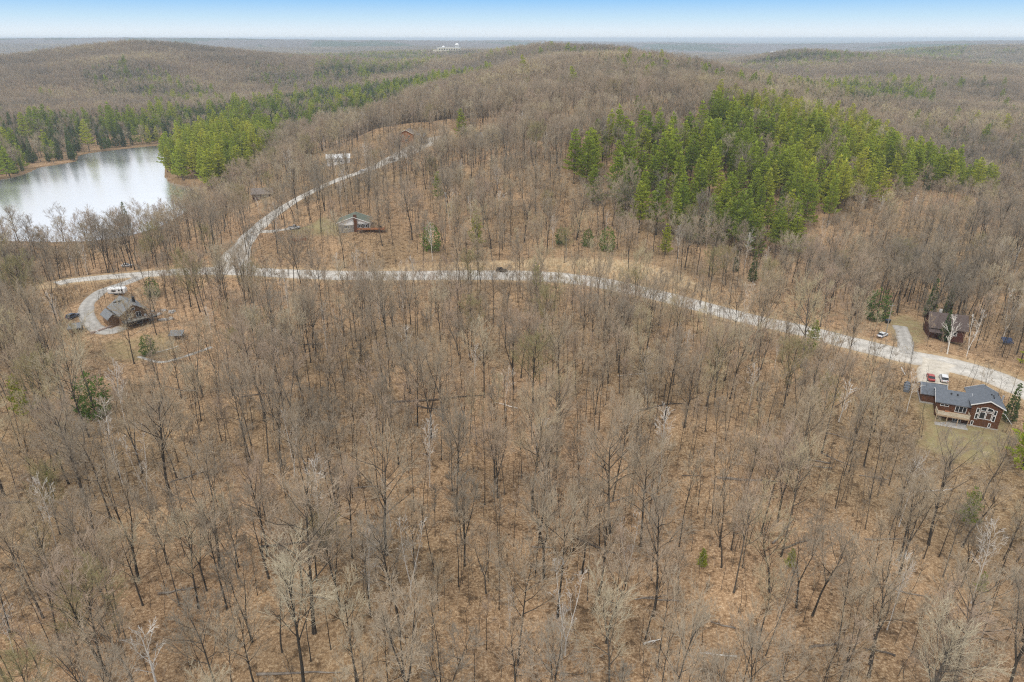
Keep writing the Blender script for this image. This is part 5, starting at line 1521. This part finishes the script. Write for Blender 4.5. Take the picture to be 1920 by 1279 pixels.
# evergreens
for z0, z1, cell, sd in ((0, 720, 8.2, 5), (720, 1300, 6.5, 6), (1300, 3300, 10, 7)):
    x, y, h = grid_points(z0, z1, cell, sd)
    ok = not_taken(x, y); x, y, h = x[ok], y[ok], h[ok]
    w = conifer_polys(x, y)
    prob = np.array([0.0, .85, .95, .58, .9, .8, .75, .75, .16, .6, .9, .5, .42])[w]
    gap = dense(x, y, .06, 0, 1)
    _px, _, _ = project(x, y, h)
    prob = np.where((w == 1) & (_px < 1460), prob * np.where(gap < .36, .55, 1.0), prob)
    pch = dense(x, y, .007, 0, 1)
    prob = np.where((w == 0) & (y > 760) & (pch > .8), .5, prob)
    stray = rgE.random(x.shape) < np.where((y > 620) & (w == 0), .012, 0)
    keep = (rgE.random(x.shape) < prob) | stray
    for xx, yy, hh, ww in zip(x[keep], y[keep], h[keep], w[keep]):
        if ww in (1, 12): k = rgE.choice(['pine1', 'pine2', 'pine3', 'pine4', 'spruce2'], p=[.25, .22, .22, .22, .09]); s = rgE.uniform(.72, 1.02) * (.86 if yy > 480 else 1.0)
        elif ww == 2: k = rgE.choice(['pine1', 'pine2', 'pine4', 'spruce1', 'cedar1'], p=[.3, .3, .25, .08, .07]); s = rgE.uniform(.85, 1.15)
        elif ww == 3: k = rgE.choice(['pine1', 'pine4', 'spruce1', 'spruce2', 'cedar1'], p=[.10, .14, .36, .32, .08]); s = rgE.uniform(.5, 1.2)
        else: k = rgE.choice(['pine1', 'pine4', 'spruce1', 'spruce2'], p=[.10, .15, .40, .35]); s = rgE.uniform(.6, 1.1)
        conif.append((xx, yy, hh, k, s))

# nothing tall stands between the flying camera's side and the car on the road
_cx, _cy, _ = at(940, 507)
bare = [q for q in bare if not (abs(q[0] - _cx * q[1] / _cy) < 4.5 and -55 < q[1] - _cy < 2)]
bx = np.array([(q[0], q[1], q[2]) for q in bare])
bpx, bpy_, bdep = project(bx[:, 0], bx[:, 1], bx[:, 2])
order = np.argsort(bdep)
solo, rest = [], []
for i in order:
    k = DECID[bare[i][3]]
    vis = -20 < bpx[i] < 1940 and bpy_[i] < 1279 + 90
    cls = 'birch_tree' if k.startswith('birch') else 'bare_tree'
    lim = 300 - n_special.get(cls, 0)
    if vis and sum(1 for s_ in solo if s_[1] == cls) < lim - 2: solo.append((i, cls))
    else: rest.append(i)
SHADE = {'pale2': 'bare tree with buff crown', 'pale1': 'bare tree with straw crown', 'bud1': 'bare tree with olive crown'}
for i, cls in solo:
    x, y, h, ki, s = bare[i]; k = DECID[ki]
    lab = size_word(s) + '%s %s, %s' % (LOOK.get(k, SHADE.get(k)), rows(bpy_[i]), sectors(bpx[i]))
    copy_tree(k, cls, lab, 'birch' if cls == 'birch_tree' else 'tree', 'bare woods: ' + lab, (x, y, h), rgE.uniform(0, 6.28), (s * rgE.uniform(.78, 1.02), s), (rgE.normal(0, .035), rgE.normal(0, .035)))

# the rest of the leafless woods, as one mass
xm, ym, hm = grid_points(720, 1750, 7.0, 11, keep=.95)
wmid = conifer_polys(xm, ym)
kp = rgE.random(xm.shape) < np.array([1, .2, .2, .2, .1, .3, .4, .35, 1, .5, .2, .6, 1])[wmid]
xm, ym, hm = xm[kp], ym[kp], hm[kp]
xf, yf, hf = grid_points(1750, 5000, 13.0, 12, keep=.95)
wf_ = conifer_polys(xf, yf); kp = rgE.random(xf.shape) < np.where(wf_ > 0, .5, 1.0)
xf, yf, hf = xf[kp], yf[kp], hf[kp]
meshes = [P[k].joined(k + '_all', *[P[k].mt.materials[0], P[k].mc.materials[0]]) for k in DECID] + [P['farbare%d' % i].joined('farbare_all%d' % i, M['bark'], M['far_twig']) for i in range(3)]
nr = len(rest)
pts = np.vstack([bx[rest], np.stack([xm, ym, hm], 1), np.stack([xf, yf, hf], 1)])
ii = np.concatenate([[bare[i][3] for i in rest], len(DECID) + rgE.integers(0, 3, len(xm) + len(xf))])
ss = np.concatenate([[bare[i][4] for i in rest], rgE.uniform(.72, 1.02, len(xm)), rgE.uniform(.75, 1.05, len(xf))])
wx = np.concatenate([np.where(np.array([bare[i][0] ** 2 + bare[i][1] ** 2 for i in rest]) < 330 ** 2, .9, 1.0), np.ones(len(xm)) * 1.1, np.full(len(xf), 1.85)])
rot = np.stack([rgE.normal(0, .035, len(ii)), rgE.normal(0, .035, len(ii)), rgE.uniform(0, 6.28, len(ii))], 1)
scatter('leafless_woods', 'leafless grey-brown woods covering the slopes and far hills', 'woods', meshes, pts, ii, rot, np.stack([ss * wx, ss * wx, ss], 1))

# evergreens: the nearest as trees of their own, the rest as one mass
cx = np.array([(q[0], q[1], q[2]) for q in conif])
cpx, cpy, cdep = project(cx[:, 0], cx[:, 1], cx[:, 2])
rest = []; cnt = dict(n_special)
for i in np.argsort(cdep):
    x, y, h, k, s = conif[i]
    cls, cat = KIND[k.rstrip('0123456789')]
    if 0 < cpx[i] < 1925 and cdep[i] < 860 and cnt.get(cls, 0) < 298:
        cnt[cls] = cnt.get(cls, 0) + 1
        wv = conifer_polys(np.array([x]), np.array([y]))[0]
        if wv == 1:
            spot = 'in the pine stand, %s, %s' % ('front edge' if cdep[i] < 370 else 'second rank' if cdep[i] < 410 else 'middle rank' if cdep[i] < 460 else 'rear rank' if cdep[i] < 530 else 'along the crest', ('left end', 'left part', 'left of centre', 'centre', 'right of centre', 'right part', 'right end')[min(6, max(0, int((cpx[i] - 1260) / 86)))])
        elif wv == 2: spot = 'on the wooded lake point, %s, %s' % ('at the tip' if cpx[i] < 350 else 'left part' if cpx[i] < 400 else 'middle' if cpx[i] < 450 else 'landward end', 'front' if cdep[i] < 520 else 'back')
        elif wv == 3: spot = 'on far lake shore, %s, %s' % (('left edge', 'near left edge', 'left end', 'left part', 'left of middle', 'middle', 'right of middle', 'right part', 'right end', 'head of bay', 'behind the point')[min(10, max(0, int(cpx[i] / 50)))], 'by the water' if cdep[i] < 640 else 'first rank' if cdep[i] < 690 else 'second rank' if cdep[i] < 740 else 'at the back')
        else: spot = 'among distant bare trees, %s' % sectors(cpx[i])
        look = {'pine1': 'layered green pine', 'pine2': 'broad green pine', 'pine3': 'tall narrow green pine', 'pine4': 'low-branched green pine', 'spruce1': 'dark pointed spruce', 'spruce2': 'slim dark spruce', 'cedar1': 'rounded dark conifer'}[k]
        look = size_word(s).replace('tall', 'large') + look
        copy_tree(k, cls, look + ' ' + spot, cat, 'evergreens: ' + look + ' ' + spot, (x, y, h), rgE.uniform(0, 6.28), (s * rgE.uniform(.9, 1.15), s))
    else: rest.append(i)
FK = ['pine1', 'pine4', 'spruce1', 'spruce2', 'farpine0', 'farpine1', 'farspruce0', 'farspruce1']
meshes = [P[k].joined(k + '_all', P[k].mt.materials[0], P[k].mc.materials[0]) for k in FK]
def far_kind(i):
    k = conif[i][3]
    pine = k.startswith('pine')
    if cdep[i] < 1400: return 0 if k == 'pine1' else 1 if pine else 2 if k == 'spruce1' else 3
    return (4 if pine else 6) + i % 2
ii = np.array([far_kind(i) for i in rest]); ss = np.array([conif[i][4] for i in rest]) * .95
wx = np.where(cdep[rest] > 1300, 1.35, 1.0)
rot = np.stack([np.zeros(len(ii)), np.zeros(len(ii)), rgE.uniform(0, 6.28, len(ii))], 1)
scatter('distant_evergreens', 'dark evergreen trees scattered through the distant woods', 'evergreens', meshes, cx[rest], ii, rot, np.stack([ss * wx, ss * wx, ss], 1))

# saplings and brush under the trees
xs1, ys1, hs1 = grid_points(0, 340, 2.7, 21, keep=.85)
k1 = rgE.random(xs1.shape) < dense(xs1, ys1, .05, .25, 1.0)
xs2, ys2, hs2 = grid_points(340, 480, 4.6, 22, keep=.7)
pts = np.vstack([np.stack([xs1, ys1, hs1], 1)[k1], np.stack([xs2, ys2, hs2], 1)])
meshes = [sapling_mesh(60 + i, h).mesh('sapling%d' % i, M['twig' if i < 2 else 'bark']) for i, h in enumerate((5.0, 7.0, 9.5, 12.0))] + [shrub_mesh(70 + i, h).mesh('shrub%d' % i, M['twig' if i else 'bark']) for i, h in enumerate((1.6, 2.6))]
ii = rgE.choice(6, len(pts), p=[.12, .16, .24, .24, .14, .10]); ss = rgE.uniform(.6, 1.25, len(pts))
rot = np.stack([rgE.normal(0, .06, len(ii)), rgE.normal(0, .06, len(ii)), rgE.uniform(0, 6.28, len(ii))], 1)
scatter('undergrowth', 'thin saplings and bare brush between the tree trunks', 'undergrowth', meshes, pts, ii, rot, np.stack([ss, ss, ss], 1))
print('TREES', len(solo), cnt, 'woods', nr, len(xm), len(xf), 'evergreen rest', len(rest), 'brush', len(pts))

def haze():
    lo, hi = float(GH.min()) - 1.0, float(max(GH.max(), HC)) + 3.0
    mb = MB().box(-60000, 60000, -400, 70000, lo, hi)
    m = bpy.data.materials.new('haze'); m.use_nodes = True
    nt = m.node_tree; nt.nodes.clear()
    o_ = nt.nodes.new('ShaderNodeOutputMaterial'); v = nt.nodes.new('ShaderNodeVolumePrincipled')
    v.inputs['Color'].default_value = (.74, .87, 1.0, 1)
    v.inputs['Density'].default_value = HAZE_D
    nt.links.new(v.outputs[0], o_.inputs['Volume'])
    tag(mb.build('haze', m), 'thin pale haze over the distant hills', 'haze', kind='stuff')
HAZE_D = 0.0001
haze()
